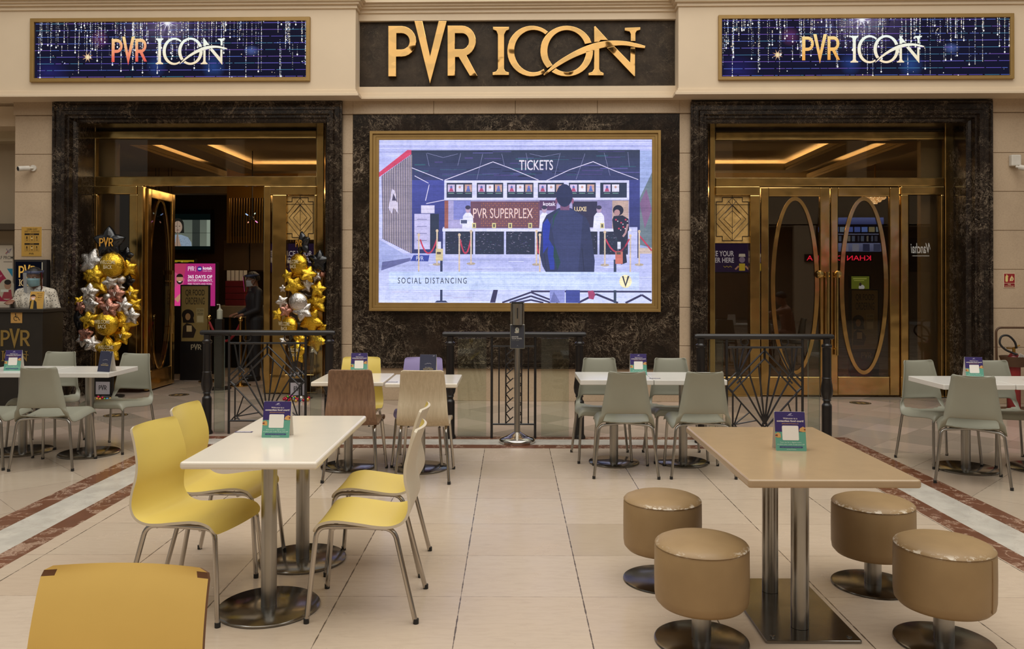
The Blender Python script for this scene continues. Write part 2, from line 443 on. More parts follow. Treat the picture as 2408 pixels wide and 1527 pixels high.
for k, lp in (('P', _P), ('V', _V), ('R', _R)): LOGO[k] = [_sc(l, 880, 30, 6.689) for l in lp]
for k, lp in (('I', _I), ('C', _C), ('O', _O), ('N', _N), ('S', _S)): LOGO[k] = [_sc(l, 1140, 30, 6.02) for l in lp]
PVR, ICON = 'PVR', 'ICONS'
BB_PVR, BB_ICON, BB_ALL = (913, 50, 1122, 196), (1158, 61, 1518, 178), (913, 50, 1518, 196)
def put_logo(cv, letters, bb, x0, y0, x1, y1, col, L=3):
    fn = lambda x, y: (x0 + (x-bb[0])/(bb[2]-bb[0])*(x1-x0), y0 + (y-bb[1])/(bb[3]-bb[1])*(y1-y0))
    for k in letters:
        for lp in (LOGO[k] if k in 'ONS' else [LOGO[k]]):
            cv.loops([lp] if k in 'ONS' else lp, fn, col, L + (0.4 if k == 'S' else 0))

# ================================================================== THE SETTING
def tiles(name, cols, size, rot, off, joint=0.004, jc='5d5044', rough=0.2, jx=1.0, jy=0.5, spec=0.45, streak='ab9884'):
    t = NT(name); v = t.coord('World', (1, 1, 1), (0, 0, rot), (0, 0, 0))
    sp = t.n('SeparateXYZ'); t.set(sp, 'Vector', v)
    def axis(o, off, s):
        q = t.math('DIVIDE', t.math('SUBTRACT', o, off), s)
        return t.math('FLOOR', q), t.math('MULTIPLY', t.math('MINIMUM', t.math('FRACT', q), t.math('SUBTRACT', 1.0, t.math('FRACT', q))), s)
    fx, dx = axis(sp.outputs['X'], off[0], size[0]); fy, dy = axis(sp.outputs['Y'], off[1], size[1])
    cb = t.n('CombineXYZ'); t.set(cb, 'X', fx); t.set(cb, 'Y', fy)
    wnz = t.n('TexWhiteNoise'); t.set(wnz, 'Vector', cb.outputs[0])
    n = len(cols)
    base = t.ramp(wnz.outputs[0], [((i + 0.5) / n, s2l(c)) for i, c in enumerate(cols)])
    nz = t.noise(t.coord('World', (2.0, 9.0, 1)), 4.0, 6, 0.65, 0.6)
    base = t.mix(t.ramp(nz, [(0.45, 0.0), (0.8, 0.45)]), base, s2l(streak))
    pits = t.ramp(t.noise(t.coord('World'), 38, 2, 0.5), [(0.76, 0.0), (0.80, 0.35)])
    base = t.mix(pits, base, s2l('6a5a4a'))
    wob = t.noise(t.coord('World'), 14, 3, 0.7)
    jm = t.math('MULTIPLY', t.ramp(wob, [(0.35, 0.25), (0.62, 1.0)]), 1.0)
    jxm = t.math('MULTIPLY', t.math('LESS_THAN', dx, t.math('MULTIPLY', jm, joint)), jx)
    jym = t.math('MULTIPLY', t.math('LESS_THAN', dy, t.math('MULTIPLY', jm, joint * 0.8)), jy)
    jj = t.math('MAXIMUM', jxm, jym)
    col = t.mix(jj, base, s2l(jc))
    rg = t.ramp(t.noise(t.coord('World'), 3.0, 4, 0.6), [(0.3, rough * 0.8), (0.7, rough * 1.5)])
    t.bsdf(col, rg, 0, None, spec); return t.mat
M['tile_main'] = tiles('cream_floor_tiles', ['c3b09a', 'c6b39d', 'bfab95', 'c8b6a2', 'b7a48d'], (0.59, 0.585), 0, (-0.245, 3.938 - 0.585 * 20))
M['tile_diag'] = tiles('cream_diagonal_tiles', ['b3a28e', 'b8a893', 'ae9c88'], (0.62, 0.62), radians(45), (0.1, 0.23), jx=0.55, jy=0.55, rough=0.16)
M['tile_far'] = tiles('patterned_marble_floor', ['bba794', 'aa9a88', '948778', 'c2ac9b', '9d8e7d', 'b5a08e'], (0.42, 0.42), radians(45), (0.0, 0.1), joint=0.003, jx=0.3, jy=0.3, rough=0.1, spec=0.5)
def stripe_marble(name, base, vein, k, sc_):
    t = NT(name); v = t.coord('World'); w = t.noise(v, 3, 4, 0.6, 0, 1)
    q = t.n('MixRGB', blend_type='ADD'); t.set(q, 'Fac', 0.6); t.set(q, 'Color1', v); t.set(q, 'Color2', w)
    nz = t.noise(q.outputs[0], sc_, 6, 0.6, 1.0); d = t.math('ABSOLUTE', t.math('SUBTRACT', nz, 0.5))
    f = t.math('MULTIPLY', t.ramp(d, [(0, 1.0), (0.02, 0.15), (0.05, 0.0)]), k)
    c = t.ramp(t.noise(v, 6, 4), [(0.3, tuple(x*0.75 for x in s2l(base))), (0.7, s2l(base))])
    t.bsdf(t.mix(f, c, s2l(vein)), 0.2, 0, None, 0.45); return t.mat
M['brown_stripe'] = stripe_marble('red_brown_marble_stripe', '754a36', 'c8ab93', 0.7, 3.0)
M['white_stripe'] = stripe_marble('white_marble_stripe', 'cfc8bb', 'ab9f90', 0.35, 4.0)
fl = MB()
def fq(x0, y0, x1, y1, m): fl.add([(x0, y0, 0), (x1, y0, 0), (x1, y1, 0), (x0, y1, 0)], [(0, 1, 2, 3)], m)
a_, b_, c_, d_ = 2.715, 2.86, 3.125, 3.285
Y1, Y2, Y3, Y4 = 7.385, 7.545, 7.80, 7.93
fq(-a_, -9.5, a_, Y1, 0)
for s in (-1, 1):
    for p, q, m, yt in ((a_, b_, 1, Y2), (b_, c_, 2, Y3), (c_, d_, 1, Y4)):
        fq(min(s*p, s*q), -9.5, max(s*p, s*q), yt, m)
fq(-a_, Y1, a_, Y2, 1); fq(-b_, Y2, b_, Y3, 2); fq(-c_, Y3, c_, Y4, 1)
fq(-13, -9.5, -d_, 7.72, 3); fq(d_, -9.5, 13, 7.22, 3)
fq(-13, 7.72, -d_, 19, 4); fq(d_, 7.22, 13, 19, 4); fq(-d_, Y4, d_, 19, 4)
floor = struct(obj('floor', fl, [M['tile_main'], M['brown_stripe'], M['white_stripe'], M['tile_diag'], M['tile_far']]))

# ------------------------------------------------------------------ facade
FLOC, FROT = TF(0, 0, 0), (0, 0, -FT)
def fobj(name, mb, mats, parent=None, **kw):
    if parent: return obj(name, mb, mats, parent, **kw)
    return struct(obj(name, mb, mats, None, FLOC, FROT, **kw))
def fthing(name, label, cat, x, y, z, group=None): return thing(name, label, cat, TF(x, y, z), -FT, group)
def pxbox(mb, x0, y0, x1, y1, ya, yb, m=0, ref=None):
    """box from a photo rectangle on the facade plane at depth ya"""
    r = ya if ref is None else ref
    (a, zt), (b, zb) = FX(x0, y0, r), FX(x1, y1, r)
    return mb.box(a, ya, zb, b, yb, zt, m)
fx = lambda px, yl=0.0: FX(px, 700, yl)[0]
fz = lambda py, px=1204, yl=0.0: FX(px, py, yl)[1]
ZT = fz(240)                                   # underside of the fascia
JZ = [0.0, 0.22] + [0.22 + 0.487 * k for k in range(1, 7)]
def pilaster(mb, x0, x1, y=0.0):
    zs = [z for z in JZ if z < ZT - 0.2] + [ZT - 0.155]
    for a, b in zip(zs, zs[1:]): mb.box(x0, y, a + (0.003 if a else 0), x1, y + 0.4, b - 0.003)
    mb.box(x0 + 0.002, y + 0.012, 0, x1 - 0.002, y + 0.41, ZT)
    mb.box(x0 - 0.012, y - 0.02, ZT - 0.15, x1 + 0.012, y + 0.4, ZT + 0.02)
wf = MB()
for x0, x1 in ((33, 121), (801, 828), (1598, 1623), (2335, 2640)): pilaster(wf, fx(x0), fx(x1))
xa, xb = fx(828), fx(1598)
for k in range(4): wf.box(xa + (xb-xa)*k/4 + 0.002, -0.02, ZT - 0.15, xa + (xb-xa)*(k+1)/4 - 0.002, 0.4, ZT + 0.02)
zb0 = fz(867)
wf.box(xa - 0.01, 0.0, 0, xb + 0.01, 0.4, zb0)
fobj('wall_front', wf, M['stone'], bevel=0.003, bseg=1)
# dark marble wall behind the big screen with its ledge moulding
pn = MB(); zl0, zl1 = zb0, fz(852)
pn.box(xa + 0.004, 0.01, zl1, xb - 0.004, 0.4, ZT - 0.15)
def extr_x(mb, prof, x0, x1, m=0):
    n = len(prof); vs = [(x0, y, z) for y, z in prof] + [(x1, y, z) for y, z in prof]
    mb.add(vs, [(i, i + n, i + n + 1, i + 1) for i in range(n - 1)] + [tuple(range(n)), tuple(range(2*n-1, n-1, -1))], m)
extr_x(pn, [(0.2, zl0), (-0.035, zl0), (-0.035, zl0 + 0.02), (-0.015, zl0 + 0.03), (-0.015, zl0 + 0.055), (-0.045, zl1 - 0.02), (-0.045, zl1), (0.2, zl1)], xa, xb)
fobj('trim_3', pn, M['marble'])
# moulded marble portals round the two entrances
PROF = [(0,.12),(0,-.06),(.025,-.06),(.04,-.035),(.10,-.035),(.115,-.055),(.16,-.055),(.175,-.02),(.2,-.02),(.207,.06),(.235,.08),(.25,.10),(.25,.60)]
def portal(name, px0, px1, pyt):
    mb = MB(); xl, xr, zt = fx(px0, -.05), fx(px1, -.05), fz(pyt, (px0+px1)/2, -.05)
    vs = []
    for d, y in PROF: vs += [(xl+d, y, 0), (xl+d, y, zt-d), (xr-d, y, zt-d), (xr-d, y, 0)]
    fs = []
    for i in range(len(PROF) - 1):
        for k in range(3): fs.append((i*4+k, i*4+k+1, (i+1)*4+k+1, (i+1)*4+k))
    mb.add(vs, fs); fobj(name, mb, M['marble_frame'])
    return xl + .25, xr - .25, zt - .25
LO = portal('trim_1', 121, 803, 239)
RO = portal('trim_2', 1624, 2335, 238)
# fascia: long beams left and right, shallower in the middle, with stepped mouldings
XL, XR = -9.0, 9.0
x1, x2 = fx(834, -.29), fx(1595, -.29)
PATH = [(XL, -.29), (x1, -.29), (x1, -.10), (x2, -.10), (x2, -.29), (XR, -.29)]
def loft_path(mb, path, prof, m=0):
    N = len(path); vs = []
    for o, z in prof:
        for i, (x, y) in enumerate(path):
            ox = oy = 0
            segs = ([(path[i-1], path[i])] if i else []) + ([(path[i], path[i+1])] if i < N - 1 else [])
            for (ax, ay), (bx, by) in segs:
                dx, dy = bx - ax, by - ay; L = sqrt(dx*dx + dy*dy); nx, ny = dy / L, -dx / L
                if abs(nx) > 0.5: ox = nx * o
                if abs(ny) > 0.5: oy = ny * o
            vs.append((x + ox, y + oy, z))
    mb.add(vs, [(j*N+i, j*N+i+1, (j+1)*N+i+1, (j+1)*N+i) for j in range(len(prof)-1) for i in range(N-1)], m)
zfb = fz(228, 400, -.29)
up = MB()
loft_path(up, PATH, [(0, zfb+.085), (.012, zfb+.08), (.012, zfb+.062), (.03, zfb+.058), (.03, zfb+.036), (.045, zfb+.03), (.045, zfb), (-.34, zfb)])
zft = fz(24, 400, -.29)
loft_path(up, PATH, [(.11, 6.6), (.11, zft+.11), (.075, zft+.105), (.075, zft+.08), (.05, zft+.075), (.05, zft+.05), (.02, zft+.045), (.02, zft+.005), (0, zft)])
for xa_, xb_ in ((XL, x1), (x2, XR)): up.box(xa_, -.29, zfb + .05, xb_, .3, zft + .05)
zs0, zs1 = fz(203, 1204, -.10), fz(47, 1204, -.10)
up.box(x1, -.10, zfb + .05, x2, .3, zs0); up.box(x1, -.10, zs1, x2, .3, zft + .05)
up.box(XL, .3, zfb, XR, .5, 6.6)
fobj('wall_upper', up, M['plaster'])
sp_ = MB(); sp_.box(x1, -.045, zs0, x2, .29, zs1)
fobj('trim_4', sp_, M['marble_sign'])
# recess on the far left and wall beyond
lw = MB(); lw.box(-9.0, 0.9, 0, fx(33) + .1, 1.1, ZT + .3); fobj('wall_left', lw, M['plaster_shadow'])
lb = MB(); lb.box(-9.0, 0.25, fz(297, 10, .25), fx(33) + .02, .95, ZT + .02); fobj('trim_5', lb, M['plaster'])
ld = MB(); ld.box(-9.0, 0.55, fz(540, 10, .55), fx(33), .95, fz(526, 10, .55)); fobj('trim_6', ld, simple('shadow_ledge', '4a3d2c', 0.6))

# ------------------------------------------------------------------ entrance doors in polished brass
DY = 0.50
def frame_mb(rects, ya=DY, yb=DY + .09):
    mb = MB()
    for r in rects: pxbox(mb, *r, ya, yb)
    return mb
def pane_mb(x0, y0, x1, y1, y):
    mb = MB(); (a, zt), (b, zb) = FX(x0, y0, y), FX(x1, y1, y)
    mb.box(a, y, zb, b, y + .012, zt); return mb
def zfix(mb, zmin=0.0):
    mb.v = [(x, y, max(z, zmin)) for x, y, z in mb.v]; return mb
M['motif_panel'] = (lambda t: (t.bsdf(t.ramp(t.noise(t.coord('Object'), 9, 5, 0.65), [(0.3, s2l('a88448')), (0.6, s2l('d8ae68')), (0.75, s2l('ecc884'))]), 0.35, 0.05), t.mat)[1])(NT('amber_onyx_panel'))
M['motif_line'] = simple('black_inlay', '2a1d0e', 0.4)
def motif(root, x0, y0, x1, y1, cut=0):
    """art deco inlay: stepped border with nested diamonds"""
    y = DY + .045
    p = MB(); pxbox(p, x0, y0, x1, y1, y, y + .01); po = obj('motif_panel', p, M['motif_panel'], root)
    l = MB(); w, h = x1 - x0, y1 - y0
    P = lambda u, v: Vector((FX(x0 + u*w, y0 + v*h, y)[0], y - .004, FX(x0 + u*w, y0 + v*h, y)[1]))
    def ln(pts, r=.0028):
        for a, b in zip(pts, pts[1:]): l.tube([P(*a), P(*b)], r, 6)
    for s in (1, -1):
        f = lambda q: [(0.5 + s*(u - 0.5), v) for u, v in q]
        ln(f([(.5, .05), (.78, .05), (.78, .14), (.95, .14), (.95, .24), (.95, .76), (.95, .86), (.78, .86), (.78, .95), (.5, .95)]), .0048)
        ln(f([(.5, .2), (.88, .5), (.5, .8)])); ln(f([(.5, .32), (.74, .5), (.5, .68)])); ln(f([(.5, .05), (.95, .42)])); ln(f([(.5, .95), (.95, .58)])); ln(f([(.62, .12), (.3, .38)]))
    ln([(.5, 0), (.5, .95)]); ln([(0, .2), (1, .2)], .003)
    obj('inlay', l, M['motif_line'], po)
def ring_mb(cx, cy_, rx, ry, w, y):
    mb = MB(); n = 56
    O = arc(cx, cy_, rx, ry, 0, 360 - 360/n, n - 1); I = arc(cx, cy_, rx - w, ry - w*0.9, 0, 360 - 360/n, n - 1)
    q = [(*FX(*p, y),) for p in O]; r = [(*FX(*p, y),) for p in I]
    vs = [(a, y, b) for a, b in q] + [(a, y, b) for a, b in r] + [(a, y - .012, b) for a, b in q] + [(a, y - .012, b) for a, b in r]
    fs = []
    for i in range(n):
        j = (i + 1) % n
        fs += [(2*n+i, 2*n+j, 3*n+j, 3*n+i), (i, j, 2*n+j, 2*n+i), (n+j, n+i, 3*n+i, 3*n+j)]
    return mb.add(vs, fs)
door1 = sroot('door_1', FLOC, -FT); door2 = sroot('door_2', FLOC, -FT)
B = M['brass']
L0, L1 = 204, 760
obj('outer_frame', zfix(frame_mb([(L0, 300, 222, 915), (744, 300, L1, 915), (222, 308, 744, 325), (222, 415, 744, 437)])), B, door1, bevel=.012)
obj('transom_glass', pane_mb(222, 325, 744, 415, DY + .05), M['glass_transom'], door1)
obj('side_frame', zfix(frame_mb([(222, 437, 322, 457), (222, 457, 226, 890), (303, 457, 322, 890), (222, 872, 322, 915), (322, 437, 334, 915)], DY - .01)), B, door1, bevel=.012)
obj('side_frame', zfix(frame_mb([(634, 437, 744, 458), (640, 458, 672, 890), (738, 458, 744, 890), (634, 880, 744, 925), (620, 437, 634, 925)], DY - .01)), B, door1, bevel=.012)
obj('side_glass', pane_mb(226, 457, 303, 872, DY + .05), M['glass_door'], door1)
obj('side_glass', pane_mb(672, 458, 738, 880, DY + .06), M['glass_door'], door1)
motif(door1, 672, 460, 740, 564)
def leaf(root, hx, ang, zt, w=0.86):
    """door leaf open into the lobby; local x runs from the hinge to the free edge"""
    e = bpy.data.objects.new('door_leaf', None)
    f = MB()
    f.box(0, -.025, .02, .10, .025, zt); f.box(w-.10, -.025, .02, w, .025, zt); f.box(.10, -.025, zt-.13, w-.10, .025, zt); f.box(.10, -.025, .02, w-.10, .025, .28)
    o = obj('door_leaf', f, B, root, (hx, DY + .09, 0), (0, 0, ang), bevel=.01)
    g = MB().box(.10, -.006, .28, w-.10, .006, zt-.13); obj('glass', g, M['glass_door'], o)
    n = 48; O = arc(w/2, (zt+.15)/2, .32, zt/2-.2, 0, 360, n); r = MB().tube([(x, -.008, z) for x, z in O[:-1]], .03, 6, closed=True)
    r.v = [(x, y*0.35, z) for x, y, z in r.v]; obj('oval_ring', r, B, o)
    h = MB()
    for s in (-1, 1):
        h.tube([(w-.17, s*.07, .75), (w-.17, s*.07, 1.6)], .013, 8); h.cyl((w-.17, s*.07, 0), .022, 1.6, 1.66, 10)
        for z in (.85, 1.5): h.tube([(w-.17, s*.07, z), (w-.06, s*.02, z)], .009, 6)
    obj('handle', h, B, o)
    return o
zd = fz(440, 400, DY)
leaf(door1, fx(336, DY), radians(91), zd); leaf(door1, fx(619, DY), radians(87), zd)
# right entrance, closed
obj('outer_frame', zfix(frame_mb([(1668, 300, 1682, 935), (2222, 300, 2240, 935), (1682, 310, 2222, 328), (1682, 418, 2222, 438)])), B, door2, bevel=.012)
obj('transom_glass', pane_mb(1682, 328, 2222, 418, DY + .05), M['glass_transom'], door2)
obj('side_frame', zfix(frame_mb([(1682, 438, 1788, 459), (1764, 459, 1788, 890), (1682, 886, 1788, 935)], DY - .01)), B, door2, bevel=.012)
obj('side_frame', zfix(frame_mb([(2119, 438, 2222, 458), (2119, 458, 2138, 890), (2213, 458, 2222, 890), (2119, 886, 2222, 935)], DY - .01)), B, door2, bevel=.012)
obj('side_glass', pane_mb(1682, 459, 1764, 886, DY + .06), M['glass_door'], door2)
obj('side_glass', pane_mb(2138, 458, 2213, 886, DY + .05), M['glass_door'], door2)
motif(door2, 1680, 459, 1764, 572)
for x0, x1_, xi0, xi1, rc, hx in ((1790, 1952, 1808, 1929, 1869, 1943), (1954, 2116, 1971, 2093, 2031, 1965)):
    lf = obj('door_leaf', zfix(frame_mb([(x0, 441, xi0, 930), (xi1, 441, x1_, 930), (xi0, 441, xi1, 462), (xi0, 886, xi1, 930)], DY + .005, DY + .07)), B, door2, bevel=.01)
    obj('glass', pane_mb(xi0, 462, xi1, 886, DY + .04), M['glass_door'], lf)
    obj('oval_ring', ring_mb(rc, 672, 57, 209, 10, DY + .038), M['brass_matte'] if 0 else B, lf)
    h = MB(); xh = fx(hx, DY); z0, z1 = fz(835, hx, DY), fz(640, hx, DY)
    h.tube([(xh, DY - .06, z0), (xh, DY - .06, z1)], .016, 10)
    for z in (z0 + .08, z1 - .06): h.tube([(xh, DY - .06, z), (xh, DY + .01, z)], .012, 8)
    xs = fx(1928 if hx == 1943 else 1970, DY)
    h.lathe([(0, 0), (.05, 0), (.04, .018), (0, .025)], 18); k0 = len(h.v) - 38
    h.v[-38:] = [(xs + v[0], DY - .01 - v[2], z1 - .03 + v[1]) for v in h.v[-38:]]
    obj('handle', h, B, lf)

# ------------------------------------------------------------------ cinema lobby behind the doors
M['lobby_wall'] = simple('dim_brown_wall', '57432e', 0.6, var=0.15, vscale=1.5)
M['lobby_ceiling'] = simple('lobby_ceiling_paint', 'b7a78a', 0.7, var=0.04)
M['cove'] = emis('cove_light', 'ffd498', 15.0)
LX0, LX1, LY1, LZ = fx(293, 1.0), fx(2145, 1.0), 6.3, 3.60
LW = 3.0
lob = MB()
lob.box(LX0 - LW, LY1, 0, LX1 + LW, LY1 + .1, LZ + .2); lob.box(LX0 - LW - .1, .62, 0, LX0 - LW, LY1, LZ + .2); lob.box(LX1 + LW, .62, 0, LX1 + LW + .1, LY1, LZ + .2)
fobj('wall_back', lob, M['lobby_wall'])
stub = MB(); stub.box(LX0 - 1.2, .75, 0, LX0, .85, LZ + .3); stub.box(LX1, .75, 0, LX1 + 1.2, .85, LZ + .3)
stub.box(fx(830), .4, 0, fx(1597), .62, LZ + .2)
fobj('wall_middle', stub, simple('lobby_stub_wall', 'c9b798', 0.5, var=0.05))
ce = MB(); ce.box(LX0 - LW, .61, LZ - .18, LX1 + LW, .95, LZ); ce.box(LX0 - LW, .61, LZ, LX1 + LW, LY1 + .1, LZ + .1)
for s, xe in ((1, LX0), (-1, LX1)):
    a = xe + s*.52; b = a + s*.36
    ce.box(min(a, b), .7, LZ - .17, max(a, b), 3.75, LZ - .12)
    for q in (a, b): ce.box(q - .012, .7, LZ - .13, q + .012, 3.75, LZ - .06)
    c0, c1 = xe - s*.35, xe + s*.05; ce.box(min(c0, c1), .7, LZ - .17, max(c0, c1), 5.1, LZ - .12); ce.box(c1 - .012, .7, LZ - .13, c1 + .012, 5.1, LZ - .06)
ce.box(LX0 + .52, 3.75, LZ - .17, LX1 - .52, 4.1, LZ - .12)
for q in (3.762, 4.09): ce.box(LX0 + .52, q - .012, LZ - .13, LX1 - .52, q + .012, LZ - .06)
ce.box(LX0 - LW, 5.1, LZ - .42, LX1 + LW, 5.4, LZ)
ceil = fobj('ceiling', ce, M['lobby_ceiling'])
cv = MB()
for s, xe in ((1, LX0), (-1, LX1)):
    for q in (-.02, .60, .80):
        a = xe + s*q; cv.box(a - .012, .75, LZ - .118, a + .012, 3.7, LZ - .10)
cv.box(LX0 + .9, 3.82, LZ - .118, LX1 - .9, 3.845, LZ - .10); cv.box(LX0 + .6, 4.01, LZ - .118, LX1 - .6, 4.035, LZ - .10)
cv.box(LX0 + .2, 5.06, LZ - .40, LX1 - .2, 5.09, LZ - .37)
obj('cove_light', cv, M['cove'], ceil)
bk = MB(); bk.box(LX0 - LW, .61, LZ + .1, LX1 + LW, .66, 5); fobj('trim_7', bk, M['lobby_wall'])

# ------------------------------------------------------------------ the opposite side of the mall, behind the camera, seen only in reflections
hw = MB(); hw.box(-16, -9.6, 3.6, 16, -9.5, 5.4); hw.box(-16, -9.6, 7.9, 16, -9.5, 10.4); hw.box(-16, -9.6, 12.4, 16, -9.5, 15)
for x in (-12, -7, -2.5, 2.5, 7, 12): hw.box(x - .35, -9.7, 5.3, x + .35, -9.55, 8.0)
for x in (-14, -8, -2, 4, 10, 15.5): hw.box(x - .4, -9.6, 0, x + .4, -9.4, 3.6)
struct(obj('wall_opposite', hw, M['plaster']))
sf = MB(); sf.box(-16, -11.6, 0, 16, -11.5, 3.6); sf.box(-16, -11.6, 3.55, 16, -9.5, 3.65); sf.box(-16, -11.5, -.02, 16, -9.5, 0)
sf.box(-16, -10.6, 5.3, 16, -10.5, 8.0, 1); sf.box(-16, -10.6, 10.3, 16, -10.5, 12.5, 1)  # invented dark bands, out of view, mirrored as dark patches in the gold letters
struct(obj('wall_opposite_recess', sf, [simple('tan_shopfront', '8c7c68', 0.5), simple('dark_reflection_band', '2a241d', 0.6)]))

# ================================================================== FURNITURE
M['yellow'] = simple('yellow_laminate', 'e0c768', 0.38, var=0.025, vscale=3.0, spec=0.45, bump=0.02, bscale=300)
M['cream_ply'] = simple('cream_laminate', 'cfc2ab', 0.42, var=0.04, vscale=4.0)
M['edge_brown'] = simple('worn_brown_edge', '6b4426', 0.6, var=0.2)
def wood(name, c0, c1, sc_=(2, 2, 0.25)):
    t = NT(name); v = t.coord('Object', sc_); nz = t.noise(v, 22, 5, 0.65, 0.4)
    t.bsdf(t.ramp(nz, [(0.3, s2l(c0)), (0.7, s2l(c1))]), 0.4, 0, None, 0.4); return t.mat
M['walnut'] = wood('walnut_veneer', '6d5240', '917159', (3, 3, 0.18))
M['pale_veneer'] = wood('pale_wood_veneer', 'b7a68a', 'cbbb9f', (3, 3, 0.18))
M['lavender'] = simple('lavender_laminate', '8f82b0', 0.4, var=0.04)
M['grey_plastic'] = simple('sage_grey_plastic', '8f8e7e', 0.42, var=0.04, vscale=5, bump=0.05, bscale=220)
M['white_top'] = simple('ivory_solid_surface', 'e6dccb', 0.16, var=0.015, spec=0.5)
M['white_top2'] = simple('white_table_laminate', 'dcd8d0', 0.22, var=0.015)
M['tan_top'] = simple('tan_solid_surface', 'ad9474', 0.16, var=0.03, vscale=14, spec=0.5)
M['rubber'] = simple('dark_rubber', '1d1b1a', 0.6)

def shell_ply(taper=.034):
    prof = smoothpath([(.222,0,.398),(.212,0,.424),(.185,0,.446),(.12,0,.458),(.02,0,.447),(-.07,0,.434),(-.135,0,.434),(-.183,0,.455),(-.207,0,.50),(-.208,0,.56),(-.196,0,.63),(-.2,0,.70),(-.222,0,.79),(-.247,0,.858)], 5)
    n = len(prof); L = [0]
    for a, b in zip(prof, prof[1:]): L.append(L[-1] + (b - a).length)
    nv = 14; TH = .0125; mb = MB()
    def hw(i):
        z = prof[i].z; w = .198 if z < .5 and prof[i].x > -.2 else .198 - .036 * max(0, (z - .48) / .38)
        w = .198 - taper * max(0.0, min(1.0, (z - .46) / .39))
        for d, r in ((L[i], .035), (L[-1] - L[i], .022)):
            if d < r: w -= r - sqrt(max(0, r*r - (r-d)**2))
        return w
    T, Bt = [], []
    for i, p in enumerate(prof):
        a, b = prof[max(i-1, 0)], prof[min(i+1, n-1)]; t = (b - a).normalized(); nr = Vector((-t.z, 0, t.x))
        if nr.z < 0 and abs(t.z) < .5: nr = -nr
        nr = Vector((t.z, 0, -t.x))        # towards the sitter
        w = hw(i); k = max(0.0, min(1.0, (p.z - .5) / .2)); back = .024 * k
        for j in range(nv + 1):
            v = -1 + 2*j/nv
            q = p + Vector((-back * (1 - v*v) + .012*k, v*w, 0))
            if k == 0 and p.x > -.18: q.z -= .006 * (1 - v*v)
            T.append(q); Bt.append(q - nr * TH)
    row = nv + 1
    mb.add(T + Bt, [], 0); o = len(T)
    def F(*f, m=0): mb.f.append(f); mb.m.append(m); mb.c.append(None)
    for i in range(n - 1):
        for j in range(nv):
            a = i*row + j
            F(a, a+1, a+row+1, a+row, m=0); F(o+a, o+a+row, o+a+row+1, o+a+1, m=1)
        a = i*row; F(a, a+row, o+a+row, o+a, m=2); a = i*row + nv; F(a, o+a, o+a+row, a+row, m=2)
    for j in range(nv):
        F(j, o+j, o+j+1, j+1, m=2); a = (n-1)*row + j; F(a, a+1, o+a+1, o+a, m=2)
    return mb
def leg_mb(pts, r=.0115, fil=.05, cap=True):
    mb = MB(); p = fillet(pts, fil, 6); mb.tube(p, r, 10)
    if cap:
        f = Vector(pts[0]); mb.cyl((f.x, f.y, 0), r*1.12, 0, .022, 10, 1)
    return mb
def ply_chair(label, mats, group):
    t = thing('dining_chair', label, 'chair', group=group)
    obj('seat_shell', shell_ply(), mats, t, smooth=38)
    for sx in (1, -1):
        for sy in (1, -1):
            if sx > 0: pts = [(.243, sy*.205, 0), (.205, sy*.172, .423), (.02, sy*.172, .423)]
            else: pts = [(-.248, sy*.205, 0), (-.145, sy*.172, .415), (.02, sy*.172, .423)]
            obj('leg', leg_mb(pts), [M['chrome'], M['rubber']], t, smooth=50)
    for x in (.13, -.09):
        f = MB().tube([(x, -.172, .412), (x, .172, .412)], .009, 8)
        for y in (-.12, .12): f.cyl((x, y, 0), .009, .400, .421, 8, 1)
        obj('crossbar', f, [M['chrome'], M['rubber']], t, smooth=50)
    return t
YEL = [M['yellow'], M['cream_ply'], M['cream_ply']]
chair = ply_chair('yellow chair left of the long ivory table, the nearer one to the camera', YEL, 'yellow chairs round the ivory table')
chair.location = (-1.49, 3.84, 0); chair.rotation_euler.z = radians(-13)
dup(chair, (-1.545, 4.40, 0), radians(-4), 'yellow chair left of the long ivory table, the farther one, partly behind its top')
dup(chair, (-.675, 3.835, 0), radians(180), 'yellow cream-backed chair right of the long ivory table, nearer the camera')
dup(chair, (-.715, 4.40, 0), radians(179), 'yellow cream-backed chair right of the long ivory table, farther from the camera')
def recolour(root, mats, name):
    for c in kids(root):
        if c.name.startswith('seat_shell'):
            me = c.data.copy(); me.name = name; me.materials.clear()
            for m in mats: me.materials.append(m)
            c.data = me
fg = dup(chair, (-.885, 1.60, 0), radians(-92), 'yellow chair at the bottom edge, only its back showing, corners chipped brown', 'chairs nearest the camera', 1.035)
for c in kids(fg):
    if c.name.startswith('seat_shell'): c.data = mesh_of(shell_ply(.012), 'chipped_seat_shell', [simple('yellow_laminate_tinted', 'e3bd68', 0.38, var=0.02), M['yellow'], M['edge_brown']], 38)  # yellow laminate tinted slightly more orange on this chair
for c in kids(fg):                                       # the top corners are chipped through to the brown core
    if c.name.startswith('chipped') or c.name.startswith('seat_shell'):
        for p in c.data.polygons:
            q = p.center
            if (q.z > .838 and abs(q.y) > .168): p.material_index = 2
c = dup(chair, (-1.225, 6.36, 0), radians(90), 'walnut brown chair with its back to the camera at the small ivory tables', 'chairs at the pair of small ivory tables'); recolour(c, [M['walnut']]*3, 'walnut_seat_shell')
c = dup(chair, (-.675, 6.33, 0), radians(90), 'pale wood chair with its back to the camera at the small ivory tables', 'chairs at the pair of small ivory tables'); recolour(c, [M['pale_veneer']]*3, 'pale_seat_shell')
dup(chair, (-1.32, 6.88, 0), radians(-90), 'yellow chair facing the camera behind the walnut chair and card', 'chairs at the pair of small ivory tables')
c = dup(chair, (-.775, 6.86, 0), radians(-90), 'lavender chair facing the camera behind the pale wood chair', 'chairs at the pair of small ivory tables'); recolour(c, [M['lavender'], M['pale_veneer'], M['pale_veneer']], 'lavender_seat_shell')

